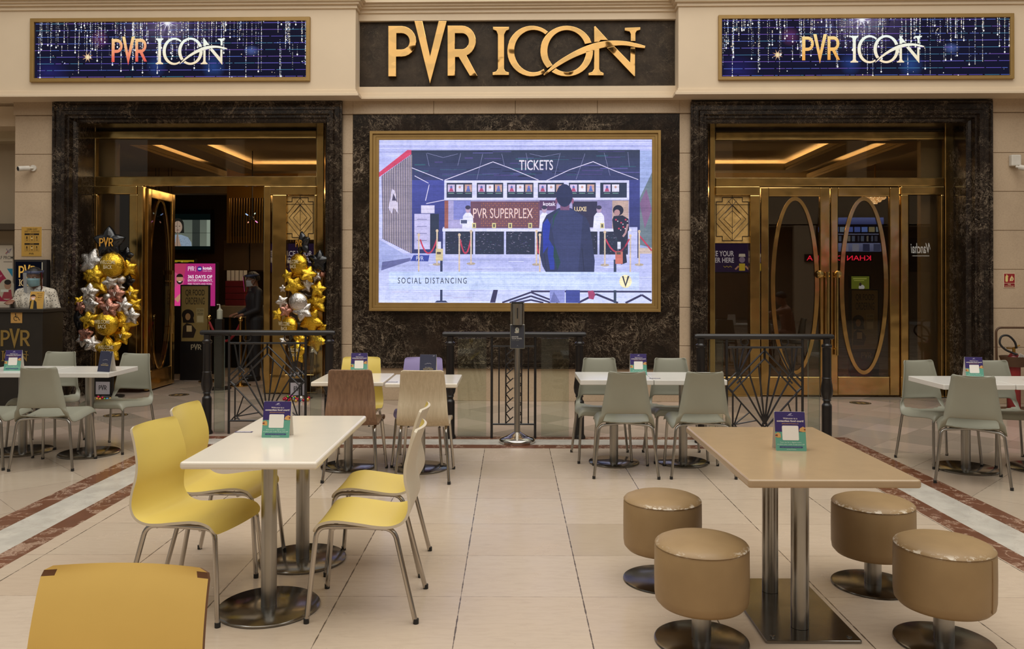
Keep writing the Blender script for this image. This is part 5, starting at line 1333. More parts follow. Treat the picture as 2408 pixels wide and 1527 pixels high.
# ================================================================== PEOPLE
import numpy as np
class Body:
    """one continuous figure: tapered limbs fused by a voxel remesh, coloured by the nearest limb"""
    def __init__(s): s.p = []
    def limb(s, a, ra, b, rb, m): s.p.append((Vector(a), ra, Vector(b), rb, m)); return s
    def chain(s, pts, m):
        for (a, ra), (b, rb) in zip(pts, pts[1:]): s.limb(a, ra, b, rb, m)
        return s
    def hand(s, wrist, d, up, m, curl=.35, k=1.0, side=1):
        """palm and five fingers; d along the hand, up = back of the hand"""
        d, up = Vector(d).normalized(), Vector(up).normalized(); w = d.cross(up).normalized() * side; up = w.cross(d).normalized() * side
        wrist = Vector(wrist); pal = wrist + d*.045*k
        s.limb(wrist, .024*k, pal + w*.012, .024*k, m); s.limb(wrist, .024*k, pal - w*.014, .022*k, m)
        for i, (o, L) in enumerate(((-.030, .066), (-.010, .078), (.011, .072), (.030, .056))):
            a = wrist + d*.082*k + w*o*k; s.limb(wrist + d*.03*k + w*o*.7*k, .016*k, a, .0115*k, m)
            dd = d; q = a
            for j, f in enumerate((.45, .32, .23)):
                dd = (dd - up * curl * (.6 + .4*j)).normalized(); e = q + dd*L*f*k; s.limb(q, .0098*k, e, .0088*k, m); q = e
        a = wrist + d*.02*k - w*.026*k; b = a + (d*.6 - w*.65 - up*.2).normalized()*.04*k; c = b + (d*.85 - w*.25 - up*.3).normalized()*.032*k
        s.limb(a, .014*k, b, .0115*k, m); s.limb(b, .011*k, c, .009*k, m); return s
    def head(s, c, yaw, pitch, m, k=1.0):
        R_ = Matrix.Rotation(yaw, 3, 'Z') @ Matrix.Rotation(pitch, 3, 'X'); c = Vector(c)
        P = lambda x, y, z: c + R_ @ Vector((x*k, y*k, z*k))
        L = lambda a, ra, b, rb: s.limb(P(*a), ra*k, P(*b), rb*k, m)
        L((0, .018, .035), .078, (0, .012, .05), .078); L((0, -.030, .045), .066, (0, -.022, -.02), .060)
        L((-.026, -.035, -.03), .040, (.026, -.035, -.03), .040); L((-.014, -.062, -.072), .030, (.014, -.062, -.072), .030)
        L((-.045, -.008, -.04), .024, (-.016, -.055, -.075), .024); L((.045, -.008, -.04), .024, (.016, -.055, -.075), .024)
        L((0, -.096, .018), .008, (0, -.112, -.018), .013); L((-.012, -.098, -.020), .009, (.012, -.098, -.020), .009)
        L((-.022, -.088, -.050), .008, (.022, -.088, -.050), .008); L((-.045, -.078, .034), .010, (-.012, -.092, .032), .010); L((.045, -.078, .034), .010, (.012, -.092, .032), .010)
        for q in (-1, 1): L((q*.076, .012, .018), .012, (q*.082, .022, -.012), .009); L((q*.078, .016, .02), .010, (q*.084, .028, .016), .008)
        s.P, s.R, s.hk = P, R_, k; return s
    def mesh(s, name, mats, voxel=.0075, smooth=5):
        mb = MB()
        for a, ra, b, rb, m in s.p: mb.capsule(a, ra, (b if (b - a).length > 1e-4 else a + Vector((0, 0, .001))), rb, 12)
        o = bpy.data.objects.new('tmp', mesh_of(mb, 'tmp', [])); COL.objects.link(o)
        r = o.modifiers.new('r', 'REMESH'); r.mode = 'VOXEL'; r.voxel_size = voxel
        q = o.modifiers.new('s', 'SMOOTH'); q.iterations = smooth; q.factor = .5
        bpy.context.view_layer.update(); dg = bpy.context.evaluated_depsgraph_get()
        me = bpy.data.meshes.new_from_object(o.evaluated_get(dg)); bpy.data.objects.remove(o); me.name = name
        n = len(me.polygons); C = np.empty(n*3, dtype=np.float32); me.polygons.foreach_get('center', C); C = C.reshape(-1, 3)
        best = np.full(n, 1e9); idx = np.zeros(n, dtype=np.int32)
        for a, ra, b, rb, m in s.p:
            A, Bv = np.array(a), np.array(b); d = Bv - A; dd = max(float(d @ d), 1e-9)
            t = np.clip((C - A) @ d / dd, 0, 1); dist = np.linalg.norm(C - (A + t[:, None]*d), axis=1) - (ra + (rb-ra)*t)
            u = dist < best; best[u] = dist[u]; idx[u] = m
        me.materials.clear()
        for m in mats: me.materials.append(m)
        me.polygons.foreach_set('material_index', idx); me.polygons.foreach_set('use_smooth', np.ones(n, dtype=bool)); me.update(); return me
M['skin'] = simple('brown_skin', '7d5540', 0.5, var=0.06, vscale=12)
M['skin_light'] = simple('light_brown_skin', 'b07f66', 0.5, var=0.06, vscale=12)
M['hair'] = simple('black_hair', '15110f', 0.5, var=0.3, bump=0.4, bscale=120)
M['trousers'] = simple('dark_trousers', '1c1b1e', 0.7)
M['shoe'] = simple('black_shoes', '121112', 0.35)
M['mask'] = simple('pale_blue_mask', '86a9a8', 0.7, var=0.05)
M['mask_white'] = simple('white_mask', 'b9b4ae', 0.7, var=0.05)
M['dark_shirt'] = simple('dark_jacket', '201d20', 0.7)
def spots():
    t = NT('spotted_white_shirt'); v = t.coord('Object'); vo = t.n('TexVoronoi'); t.set(vo, 'Vector', v); t.set(vo, 'Scale', 48.0); t.set(vo, 'Randomness', 0.9)
    t.bsdf(t.ramp(vo.outputs['Distance'], [(0.24, s2l('3a3634')), (0.32, s2l('c9bfae'))]), 0.75, 0); return t.mat
M['spots'] = spots()
def face_parts(t, B, eye=True, mask=None, hair='short', shield=False):
    P = B.P; k = B.hk
    if eye:
        for q in (-1, 1):
            e = MB().ell(P(q*.031, -.081, .012), (.011*k, .010*k, .007*k), 12); eo = obj('eye', e, simple('eye_white', 'cfc6ba', 0.3) if 'eye' not in M else M['eye'], t, smooth=60)
            obj('pupil', MB().ell(P(q*.031, -.0895, .012), (.005*k, .003*k, .0052*k), 10), M['hair'], eo, smooth=60)
    # hair: skull cap with a hairline
    hm = MB(); nu, nv = 30, 12
    def hp(u, v):
        a = 2*pi*u; front = max(0, -sin(a)); lim = 1.62 - .52*front**1.5 + (.35 if sin(a) > .2 else 0) if hair == 'short' else 2.5 - 1.3*front**1.2
        ph = v * lim; r = Vector((.086*sin(ph)*cos(a), .100*sin(ph)*sin(a), .102*cos(ph)))
        j = 1 + .02*sin(17*a + 5*ph)
        return P(r.x*j, .000 + r.y*j, .028 + r.z*j)
    hm.grid(hp, nu, nv); ho = obj('hair', hm, M['hair'], t, smooth=80)
    sm_ = ho.modifiers.new('t', 'SOLIDIFY'); sm_.thickness = .006
    if mask:
        mm = MB()
        def mp(u, v):
            a = (-1 + 2*u); x = a*.076; z = -.002 - v*.086
            y = -.140 + .098*a*a + .022*abs(v - .25) - (.004 if .1 < v < .9 else 0)
            return P(x*(1 - .25*v), y + .012*v, z + .010*(1 - a*a)*(1 if v < .5 else -.6))
        mm.grid(mp, 14, 10); mo = obj('face_mask', mm, mask, t, smooth=60); s_ = mo.modifiers.new('t', 'SOLIDIFY'); s_.thickness = .003
        for q in (-1, 1):
            obj('ear_loop', MB().tube([P(q*.064, -.045, -.004), P(q*.078, -.005, .012), P(q*.084, .018, .006)], .0014, 5), mask, mo)
            obj('ear_loop', MB().tube([P(q*.050, -.035, -.080), P(q*.076, .002, -.02), P(q*.084, .018, -.004)], .0014, 5), mask, mo)
    if shield:
        sv = MB(); sv.grid(lambda u, v: P(.112*sin((-1 + 2*u)*1.25), -.02 - .125*cos((-1 + 2*u)*1.25), .075 - .235*v), 18, 6)
        so_ = obj('face_shield', sv, M['visor'], t, smooth=60)
        hb = MB(); hb.grid(lambda u, v: P(.102*sin(2*pi*u), -.012 - .112*cos(2*pi*u), .055 + .035*v), 28, 1); h_ = obj('headband', hb, simple('blue_headband', '333a55', 0.5), so_, smooth=60); q_ = h_.modifiers.new('t', 'SOLIDIFY'); q_.thickness = .006
def standing(name, label, loc, rotz, mats, arms, yaw=0., pitch=0., k=1.0, **fp):
    """arms: for each side (elbow, wrist, hand direction, back of hand)"""
    t = thing(name, label, 'person', loc, rotz); t.scale = (k,)*3
    B = Body(); sk, sh, tr, so_ = 0, 1, 2, 3
    B.head((0, -.02, 1.545), yaw, pitch, sk)
    B.limb((0, .012, 1.36), .058, (0, .0, 1.49), .054, sk)
    B.chain([((0, .01, .98), .125), ((0, .008, 1.10), .115), ((0, .0, 1.25), .13), ((0, .008, 1.33), .10)], sh)
    for q in (-1, 1):
        B.chain([((q*.05, .01, .98), .115), ((q*.055, .006, 1.12), .108), ((q*.075, .0, 1.26), .112), ((q*.10, .01, 1.345), .072)], sh)
        B.limb((q*.02, .01, 1.40), .062, (q*.165, .012, 1.365), .060, sh)
        B.chain([((q*.085, .01, .93), .112), ((q*.095, .005, .72), .085), ((q*.095, -.005, .49), .062), ((q*.10, .008, .30), .056), ((q*.10, .012, .10), .046)], tr)
        B.limb((q*.10, .03, .050), .044, (q*.112, -.13, .036), .036, so_); B.limb((q*.10, .04, .03), .036, (q*.112, -.15, .03), .030, so_)
        el, wr, hd, hu = arms[0 if q < 0 else 1]
        B.chain([((q*.175, .012, 1.362), .062), (((q*.175 + el[0])/2, (.012 + el[1])/2, (1.362 + el[2])/2), .054), (el, .045)], sh)
        mid = tuple((a*.35 + b*.65) for a, b in zip(el, wr)); B.chain([(el, .045), (mid, .038), (wr, .031)], sh)
        B.hand(wr, hd, hu, sk, side=q)
    obj('body', B.mesh('body', mats), mats, t)
    face_parts(t, B, **fp); return t
gx = W(86, 657, 9.72)[0]
standing('person', 'masked guard in a spotted white shirt and face shield standing behind the dark podium', (gx, 9.70, 0), radians(6),
         [M['skin'], M['spots'], M['trousers'], M['shoe']],
         [((-.235, -.02, 1.14), (-.15, -.23, 1.27), (.2, -1, .0), (0, 0, 1)), ((.255, .02, 1.10), (.215, -.07, .90), (0, -.15, -1), (1, 0, 0))],
         yaw=radians(2), pitch=radians(5), mask=M['mask'], shield=True)
lx = W(598, 657, 12.3)[0]
standing('person', 'person in dark clothes and a white mask standing in the dim lobby', (lx, 12.3, 0), radians(-55),
         [M['skin'], M['dark_shirt'], M['trousers'], M['shoe']],
         [((-.22, -.02, 1.10), (-.16, -.20, 1.02), (.3, -1, -.1), (0, 0, 1)), ((.22, -.02, 1.10), (.16, -.20, 1.02), (-.3, -1, -.1), (0, 0, 1))],
         yaw=radians(-8), pitch=radians(6), k=.985, mask=M['mask_white'], shield=True)
# seated diner at the right edge; only the arm on the table is in the picture
t = thing('person', 'seated person at the right edge, bare elbow with a black band resting on the table', 'person', (4.80, 6.50, 0), radians(-90))
B = Body(); B.head((0, -.07, 1.20), radians(20), radians(16), 0); B.limb((0, .0, 1.03), .055, (0, -.035, 1.14), .05, 0)
for q in (-1, 1):
    B.chain([((q*.05, .06, .56), .115), ((q*.055, .05, .72), .108), ((q*.075, .02, .90), .108), ((q*.10, .01, .99), .07)], 1); B.limb((q*.02, .01, 1.03), .06, (q*.16, 0, 1.0), .058, 1)
    B.chain([((q*.09, .05, .545), .098), ((q*.10, -.18, .545), .08), ((q*.10, -.36, .52), .060), ((q*.10, -.33, .30), .054), ((q*.10, -.30, .10), .045)], 2)
    B.limb((q*.10, -.27, .05), .042, (q*.11, -.43, .036), .035, 3)
el = (-.02, -.62, .792); wr = (.10, -.50, 1.00)
B.chain([((-.17, 0, 1.0), .058), ((-.12, -.28, .93), .050), ((-.07, -.45, .86), .046)], 1); B.chain([((-.07, -.45, .86), .043), (el, .040), ((.03, -.58, .88), .040), (wr, .028)], 0); B.hand(wr, (.3, .35, 1), (0, -1, .3), 0, side=-1)
B.chain([((.17, 0, 1.0), .058), ((.22, -.20, .86), .046), ((.19, -.34, .795), .042)], 1); B.chain([((.19, -.34, .795), .040), ((.08, -.44, .785), .034), ((.04, -.47, .78), .028)], 0); B.hand((.04, -.47, .775), (-1, -.15, 0), (0, 0, 1), 0, side=1)
obj('body', B.mesh('body', []), [], t).data.materials.clear()
bd = kids(t)[0]
for m in (M['skin_light'], simple('teal_grey_shirt', '3d5358', 0.7), M['trousers'], M['shoe']): bd.data.materials.append(m)
face_parts(t, B)
obj('wrist_band', MB().tube([(el[0]*.45 + .03*.55 - .00, el[1]*.45 - .58*.55, el[2]*.45 + .88*.55), (.045, -.567, .905)], .044, 18), M['rubber'], t, smooth=50)
dup(pc, (4.86, 6.50, 0), radians(180), 'grey plastic chair beyond the right edge, under the seated person', g2)

# ================================================================== PODIUM, EXTINGUISHERS
M['podium'] = simple('dark_brown_podium', '1f1a14', 0.45, var=0.15)
M['dull_gold'] = simple('dull_gold_letters', '8c7138', 0.5, 0.3)
PYd = 9.10
xr_, zt_ = W(102, 727, PYd); xl_ = W(-118, 727, PYd)[0]; pxc = (xl_ + xr_) / 2
t = thing('podium', 'dark podium with gold letters and a wheelchair sign, in front of the guard', 'podium', (pxc, PYd, 0))
hw_ = (xr_ - xl_) / 2
obj('cabinet', MB().box(-hw_ + .02, 0, 0, hw_ - .01, .42, zt_ - .04), M['podium'], t, bevel=.006)
obj('top', MB().box(-hw_ - .01, -.025, zt_ - .04, hw_ + .01, .44, zt_), M['podium'], t, bevel=.006)
cv = Canvas(-118 + 110, 0, PYd/1900, PYd/1900)
lz = lambda py: W(50, py, PYd)[1]
xo = lambda px: W(px, 800, PYd)[0] - pxc
def podium_logo(letters, bb, x0, y0, x1, y1, name):
    c2 = Canvas(0, 0, 1, 1); fn = lambda x, y: (xo(x0 + (x-bb[0])/(bb[2]-bb[0])*(x1-x0)), lz(y0 + (y-bb[1])/(bb[3]-bb[1])*(y1-y0)))
    for k in letters:
        v, f = curve_tris([[fn(*p) for p in lp] for lp in LOGO[k]], extrude=.003)
        obj(name, MB().add([(x, -z - .003, y) for x, y, z in v], f), M['dull_gold'], t)
podium_logo(PVR, BB_PVR, 2, 773, 71, 820, 'letter'); podium_logo(ICON, BB_ICON, 4, 825, 68, 850, 'letter')
cv = Canvas(50, 50, .0270*PYd/1900*10, .0270*PYd/1900*10); cv.rect(0, 0, 100, 100, 'b3884a', 1)
cv.ellipse(42, 22, 6, 6, '1e170e', 2); cv.line([(42, 28), (45, 52), (66, 52), (74, 74), (82, 72)], 6, '1e170e', 2); cv.line([(44, 40), (62, 40)], 5, '1e170e', 2); cv.line(arc(46, 60, 19, 19, 60, 260, 14), 5, '1e170e', 2)
cv.build('wheelchair_sign', M['print'], t, (xo(39), -.004, lz(746.5)))
c2 = Canvas(50, 145, .00150, .00137)
c2.rect(0, 0, 100, 145, 'b98f42', 1); c2.text('WE CAN', 46, 14, 88, 22, '3a2c12', 2, .02); c2.text('WEAR', 55, 29, 86, 37, '3a2c12', 2, .02); c2.text('A MASK', 46, 44, 86, 53, '3a2c12', 2, .02); c2.rect(54, 63, 80, 65, '8a7030', 2); c2.rect(56, 72, 76, 73.5, '5a4a20', 2)
c2.poly([(0, 145), (3, 80), (12, 74), (38, 74), (50, 90), (58, 145)], '1c1c1c', 2); c2.poly([(8, 145), (15, 74), (30, 74), (30, 145)], 'b08a38', 3); c2.ellipse(22, 50, 17, 22, 'c99878', 3.4); c2.poly(arc(22, 44, 19, 20, 180, 360, 12) + [(34, 40), (12, 42)], '2a1a12', 4); c2.poly([(10, 54), (37, 52), (34, 70), (20, 72)], 'e2c8c0', 4.4)
mc = tent_card('tent_card', 'mustard card with a masked figure standing on the dark podium', (W(88, 722, PYd + .1)[0], PYd + .10, zt_), radians(6), c2, 'mustard cards')

# fire extinguishers in a tube stand
M['rust_brown'] = simple('brown_painted_tube', '4f3520', 0.5, var=0.15)
M['ext_red'] = simple('extinguisher_red', '7c1f1f', 0.35, var=0.12)
EY = 9.62
ex = W(2384, 800, EY)[0]
t = thing('extinguisher_stand', 'brown tube stand holding the red fire extinguishers at the right wall', 'stand', (ex, EY, 0))
fx0, fx1 = W(2356, 800, EY)[0] - ex, .52
zf = W(2370, 772, EY)[1]
obj('tube_frame', MB().tube(fillet([(fx0, .10, .02), (fx0, .10, .3), (fx0 - .01, .10, zf), (fx1, .10, zf), (fx1, .10, .02)], .07, 6), .013, 10), M['rust_brown'], t, smooth=50)
zr0, zr1 = W(2384, 862, EY)[1], W(2384, 838, EY)[1]
EXX = (0.0, .34)
for xx in EXX:
    obj('holder_ring', MB().lathe([(.115, zr0), (.155, zr1), (.148, zr1), (.108, zr0), (.115, zr0)], 32, (xx, 0, 0)), M['rust_brown'], t, smooth=50)
    obj('holder_leg', MB().tube([(xx, .12, zr0 + .03), (xx, .12, .02)], .012, 8), M['rust_brown'], t)
obj('base_bar', MB().box(fx0 - .02, -.12, 0, fx1 + .02, .14, .02), M['rust_brown'], t, bevel=.004)
def extinguisher(label, x):
    t = thing('fire_extinguisher', label, 'extinguisher', (ex + x, EY, .021), 0, 'red fire extinguishers in the tube stand')
    zt = W(2384, 829, EY)[1] - .021
    obj('cylinder', MB().lathe([(0, 0), (.068, 0), (.07, .01), (.07, zt - .09), (.062, zt - .05), (.04, zt - .015), (.022, zt), (0, zt)], 32), M['ext_red'], t, smooth=50)
    obj('valve', MB().cyl((0, 0, 0), .017, zt - .005, zt + .055, 14).tube([(0, 0, zt + .045), (-.09, -.01, zt + .05)], .008, 8).tube([(0, 0, zt + .055), (.07, .0, zt + .085)], .008, 8), M['brass_matte'], t, smooth=40)
    lp = smoothpath([(.02, -.02, zt + .05), (-.01, -.03, zt + .13), (-.09, -.04, zt + .20), (-.17, -.04, zt + .19), (-.19, -.04, zt + .11), (-.13, -.04, zt + .04), (-.05, -.05, zt + .0), (.0, -.075, zt - .02)], 6)
    obj('hose', MB().tube(lp, .012, 10), M['rubber'], t, smooth=60)
    cv = Canvas(0, 0, .001, .001); cv.rect(0, 0, 70, 90, 'c9c0b4', 1)
    for k in range(5): cv.rect(8, 12 + k*14, 62, 16 + k*14, '6a6460', 2)
    cv.build('service_tag', M['print'], t, (.02, -.085, zt + .0), (0, radians(28), radians(8)))
extinguisher('red fire extinguisher with black hose loop and white tag, left of the pair', EXX[0])
extinguisher('red fire extinguisher cut by the right edge of the picture', EXX[1])

# ================================================================== INSIDE THE LOBBY
def on_floor(name, label, cat, px, py0, py1, yl, unit, mat, frame, depth, base_h=None, group=None, foot=None):
    """free standing board: picture area from pixels, casing reaching the floor"""
    (xa_, za_), (xb_, zb_) = FX(px[0], py0, yl), FX(px[1], py1, yl)
    xc = (xa_ + xb_)/2; t = fthing(name, label, cat, xc, yl, 0, group); w = (xb_ - xa_)/2
    obj('casing', MB().box(-w - .02, 0, .0, w + .02, depth, za_ + .02), frame, t, bevel=.004)
    cv = Canvas(unit[0]/2, unit[1], 2*w/unit[0], (za_ - zb_)/unit[1]); return t, cv, (0, -.001, zb_)
M['dark_case'] = simple('black_display_casing', '141212', 0.35)
def qr_standee(px0, px1, py0, py1, yl, label):
    t, cv, at = on_floor('standee', label, 'standee', (px0, px1), py0, py1, yl, (61, 152), 'print', M['dark_case'], .04, group='food ordering standees')
    cv.rect(0, 0, 61, 126, '8a7544', 1); cv.text('QR FOOD', 9, 8, 53, 24, '2a2114', 2, .015); cv.text('ORDERING', 9, 26, 53, 42, '2a2114', 2, .015)
    cv.rect(34, 50, 52, 84, '9a8a5c', 2); cv.text('SCAN', 36, 53, 50, 58, '3c3018', 3); cv.text('ORDER', 36, 61, 50, 66, '3c3018', 3); cv.rect(36, 68, 50, 82, 'b5a67c', 3)
    cv.poly(arc(15, 66, 14, 13, 150, 390, 14) + [(30, 84), (4, 84)], '1d1510', 2); cv.ellipse(15, 70, 6, 8, 'a07a50', 3); cv.poly([(2, 118), (4, 92), (12, 84), (24, 88), (34, 100), (28, 118)], '2a2018', 2.5); cv.rect(12, 90, 24, 104, 'c0a878', 3)
    cv.rect(0, 126, 61, 152, '100e0e', 1.2); put_logo(cv, PVR, BB_PVR, 22, 132, 46, 147, 'a89c80', 3)
    cv.build('print', M['print'], t, at)
qr_standee(427, 489, 673, 830, 1.9, 'dark standee with a tan food ordering poster inside the open entrance')
qr_standee(2003, 2064, 683, 850, 1.6, 'dark standee with a tan food ordering poster behind the right door leaf')
# pink advertising display
t, cv, at = on_floor('digital_display', 'tall glowing pink advertising display inside the open entrance', 'display', (411, 506), 620, 720, 2.7, (95, 100), 'screen', M['dark_case'], .10)
cv.rect(0, 0, 95, 100, 'ad2a72', 1); cv.poly([(0, 0), (28, 0), (20, 40), (0, 55)], 'b23a5c', 1.4); cv.poly([(0, 20), (24, 36), (14, 70), (0, 80)], 'c0507a', 1.6)
put_logo(cv, PVR, BB_PVR, 31, 6, 46, 19, 'f4dce8', 3); cv.rect(48.5, 6, 49.2, 19, 'f4dce8', 2); cv.ellipse(58.5, 12.5, 6, 6, '3b2a86', 2); cv.line([(55, 12.5), (57, 10.5), (60, 14.5), (62, 12.5), (60, 10.5), (57, 14.5), (55, 12.5)], 1.2, 'f4f0ff', 3)
cv.text('kotak', 66, 7, 88, 14.5, 'f8e8f0', 2, .03); cv.text('Credit Cards', 66, 16, 86, 19, 'f0c8dc', 2)
cv.text('365 DAYS OF', 31, 27, 88, 35, 'fbeef4', 2, .025); cv.text('ENTERTAINMENT,', 31, 37, 89, 43.5, 'fbeef4', 2, .025); cv.text('FREE TICKETS AND MORE.', 31, 46, 88, 50, 'f4cfe0', 2)
cv.poly([(0, 90), (0, 58), (8, 50), (18, 50), (28, 60), (34, 100), (0, 100)], 'd83f86', 2); cv.ellipse(12, 36, 7.5, 10, 'b98468', 3); cv.poly(arc(12, 40, 7.6, 9, 0, 180, 10) + [(7, 42), (17, 42)], '2a1c1a', 3.4); cv.poly(arc(12, 32, 8, 8, 180, 360, 10), '231816', 3.4); cv.ellipse(12, 43, 3.6, 1.2, 'e8d8d0', 3.8); cv.poly([(0, 84), (12, 72), (22, 70), (8, 92)], 'c08a70', 3)
cv.build('picture', M['screen'], t, at)
# video wall with a greeting woman
t, cv = fscreen('video_wall', 'black framed video wall showing a woman with joined hands, at the back of the lobby', 'screen', (336, 493, 501, 596), (342, 503, 494, 587), 6.26, M['dark_case'], None, None, .05)
cv.rect(342, 503, 494, 587, '07100f', 1); cv.vgrad(342, 517, 494, 579, '6c7468', '7c8474', 1.5); cv.rect(450, 517, 468, 579, '3c423c', 1.8); cv.rect(484, 517, 494, 579, 'a0ac9a', 1.8); cv.rect(342, 517, 366, 579, '586064', 1.8)
cv.poly(arc(416, 527, 14, 14, 180, 360, 12) + [(431, 548), (401, 548)], '26251f', 2.2); cv.ellipse(416, 534, 10.5, 14.5, 'b59c86', 2.6); cv.ellipse(412, 532, 1.4, .9, '2a2420', 3); cv.ellipse(420, 532, 1.4, .9, '2a2420', 3); cv.ellipse(416, 541, 3.2, .9, '7a4a44', 3)
cv.poly([(398, 579), (401, 560), (409, 552), (424, 552), (440, 558), (448, 570), (449, 579)], '9fb2c4', 2.3)
rnd = random.Random(2)
for k in range(60): a, b = rnd.uniform(402, 446), rnd.uniform(557, 577); cv.rect(a, b, a + .8, b + .8, '3e4a60', 2.5)
cv.poly([(409, 579), (412, 560), (415.5, 545), (419, 560), (424, 579)], 'b29680', 3.2); cv.line([(415.6, 545), (415.6, 579)], .5, '6a5448', 3.4)
cv.rect(342, 547.4, 494, 548.2, '101614', 3.6); cv.rect(414.4, 503, 415, 587, '101614', 3.6)
cv.build('display', M['screen_dim'], t, (0, -.006, 0))
# burger screens, yellow board
for i, (x0, x1, lb) in enumerate(((346, 388, 'blue lit screen with a burger, behind the open door leaf'), (391, 403, 'narrow lit edge of a second burger screen beside the open door leaf'))):
    t, cv = fscreen('menu_screen', lb, 'screen', (x0 - 1, 573, x1 + 1, 633), (x0, 575, x1, 631), 4.6, M['dark_case'], 'burger screens above the counter', None, .03)
    cv.vgrad(x0, 575, x1, 631, '7f8cc8', '8a96d4', 1); m = 366 if i == 0 else 402
    for cx, cy_, rx, ry, c in ((m, 598, 10, 9, '8a5a32'), (m, 604, 14, 3, '4e7a34'), (m, 607, 13, 2.5, 'b03a2a'), (m, 611, 14, 3.5, '6a3a20'), (m, 614, 12, 3, 'b07a44')):
        cv.poly([(min(max(p[0], x0), x1), p[1]) for p in arc(cx, cy_, rx, ry, 0, 340, 17)], c, 2 + cy_/300)
    cv.build('display', M['screen_dim'], t, (0, -.006, 0))
    for q in (-.03, .03): obj('hanger_rod', MB().tube([(q, .005, .18), (q, .005, LZ - t.location.z + .005)], .006, 6), M['dark_case'], t)
t, cv, at = on_floor('digital_display', 'yellow board behind the pink display in the lobby', 'display', (405, 456), 612, 680, 3.4, (51, 68), 'print', M['dark_case'], .08)
cv.rect(0, 0, 51, 68, 'a58e1c', 1); cv.ellipse(16, 7, 6, 3.4, '1d1a12', 2); cv.ellipse(44, 7, 9, 3.4, '2a2414', 2); cv.rect(22, 2, 24, 9, 'd8c45a', 2)
cv.build('print', M['screen_dim'], t, at)
# slatted gold screen, cabinets
Ys = 4.3
(xa_, za_), (xb_, zb_) = FX(540, 462, Ys), FX(700, 572, Ys)
t = fthing('slat_screen', 'hanging screen of thin gold vertical slats at the right of the open entrance', 'screen', (xa_ + xb_)/2, Ys, zb_)
w = (xb_ - xa_)/2
obj('top_rail', MB().box(-w, -.02, za_ - zb_ - .03, w, .02, LZ - .01 - zb_), M['brass_matte'], t)
obj('end_post', MB().box(-w - .04, -.03, -.0, -w, .03, LZ - zb_), M['brass_matte'], t)
for k in range(26): x = -w + .03 + k*(2*w - .06)/25; obj('slat', MB().box(x - .007, -.015, 0, x + .007, .015, za_ - zb_), M['brass_matte'], t)
obj('dark_panel', MB().box(-w + .05, .02, .12, -w + .30, .04, .50).box(-w + .30, .025, .3, -w + .302, .035, .31), M['dark_case'], t)
M['cab'] = simple('brown_laminate_cabinet', '54402a', 0.5, var=0.1)
for i, (x0, x1, lb) in enumerate(((526, 585, 'brown wall cabinet over the lobby counter, left of the pair'), (588, 650, 'brown wall cabinet over the lobby counter, right of the pair'))):
    (xa_, za_), (xb_, zb_) = FX(x0, 566, 4.5), FX(x1, 637, 4.5); t = fthing('wall_cabinet', lb, 'cabinet', (xa_ + xb_)/2, 4.5, zb_, 'lobby wall cabinets'); w = (xb_ - xa_)/2
    obj('cabinet_body', MB().box(-w, 0, 0, w, 1.78, za_ - zb_), M['cab'], t, bevel=.004); obj('door', MB().box(-w + .01, -.018, .01, w - .01, 0, za_ - zb_ - .01), M['cab'], t, bevel=.003)
# counter with gold legs and pale top band
(xa_, za_), (xb_, _) = FX(496, 720, 3.6), FX(660, 720, 3.6)
t = fthing('counter', 'dark counter with a pale band and gold legs, right of the standee in the lobby', 'counter', (xa_ + xb_)/2, 3.6, 0); w = (xb_ - xa_)/2
obj('counter_body', MB().box(-w, .03, 0, w, .6, za_ - .2), M['dark_case'], t); obj('counter_band', MB().box(-w - .02, 0, za_ - .2, w + .02, .62, za_), simple('pale_counter_band', '8a7a62', 0.4), t, bevel=.006)
for k in range(5): x = -w + .05 + k*(2*w - .1)/4; obj('leg', MB().box(x - .015, 0, 0, x + .015, .03, za_ - .2), M['brass_matte'], t)
(xq, zq) = FX(552, 716, 3.75)
t = fthing('carton_rack', 'red carton rack standing on the lobby counter beside the masked person', 'rack', xq, 3.75, za_)
red = simple('dark_red_carton', '6e1820', 0.5, var=0.1)
for k in range(4): obj('carton', MB().box(-.17, 0, .003 + k*.11, .17, .2, .105 + k*.11), red, t, bevel=.004)
for k in range(5): obj('leaflet', MB().box(-.16 + k*.07, .05 + k*.01, .44, -.10 + k*.07, .058 + k*.01, .62), M['card_white'], t)
# led fan
t = fthing('led_fan', 'small fan with glowing blade tips hanging before the gold slats', 'fan', *(lambda q: (q[0], 2.6, q[1]))(FX(592, 513, 2.6)))
obj('hub', MB().tube([(0, -.03, 0), (0, .03, 0)], .03, 16), M['dark_case'], t, smooth=40); obj('drop_rod', MB().tube([(0, .02, 0), (0, .02, LZ - FX(592, 513, 2.6)[1] - .0)], .008, 8), M['dark_case'], t)
for a, c, L in ((145, 'a8c8ff', .12), (55, 'c8d8c0', .10), (230, 'e8a080', .10), (322, 'f090c8', .12)):
    e = radians(a); d = Vector((cos(e), 0, sin(e)))
    b = obj('blade', MB().tube([d*.03, d*.075], .008, 8), M['dark_case'], t); obj('lit_tip', MB().tube([d*.075, d*L], .008, 8), emis('lit_tip_' + c, c, 1.2), b)
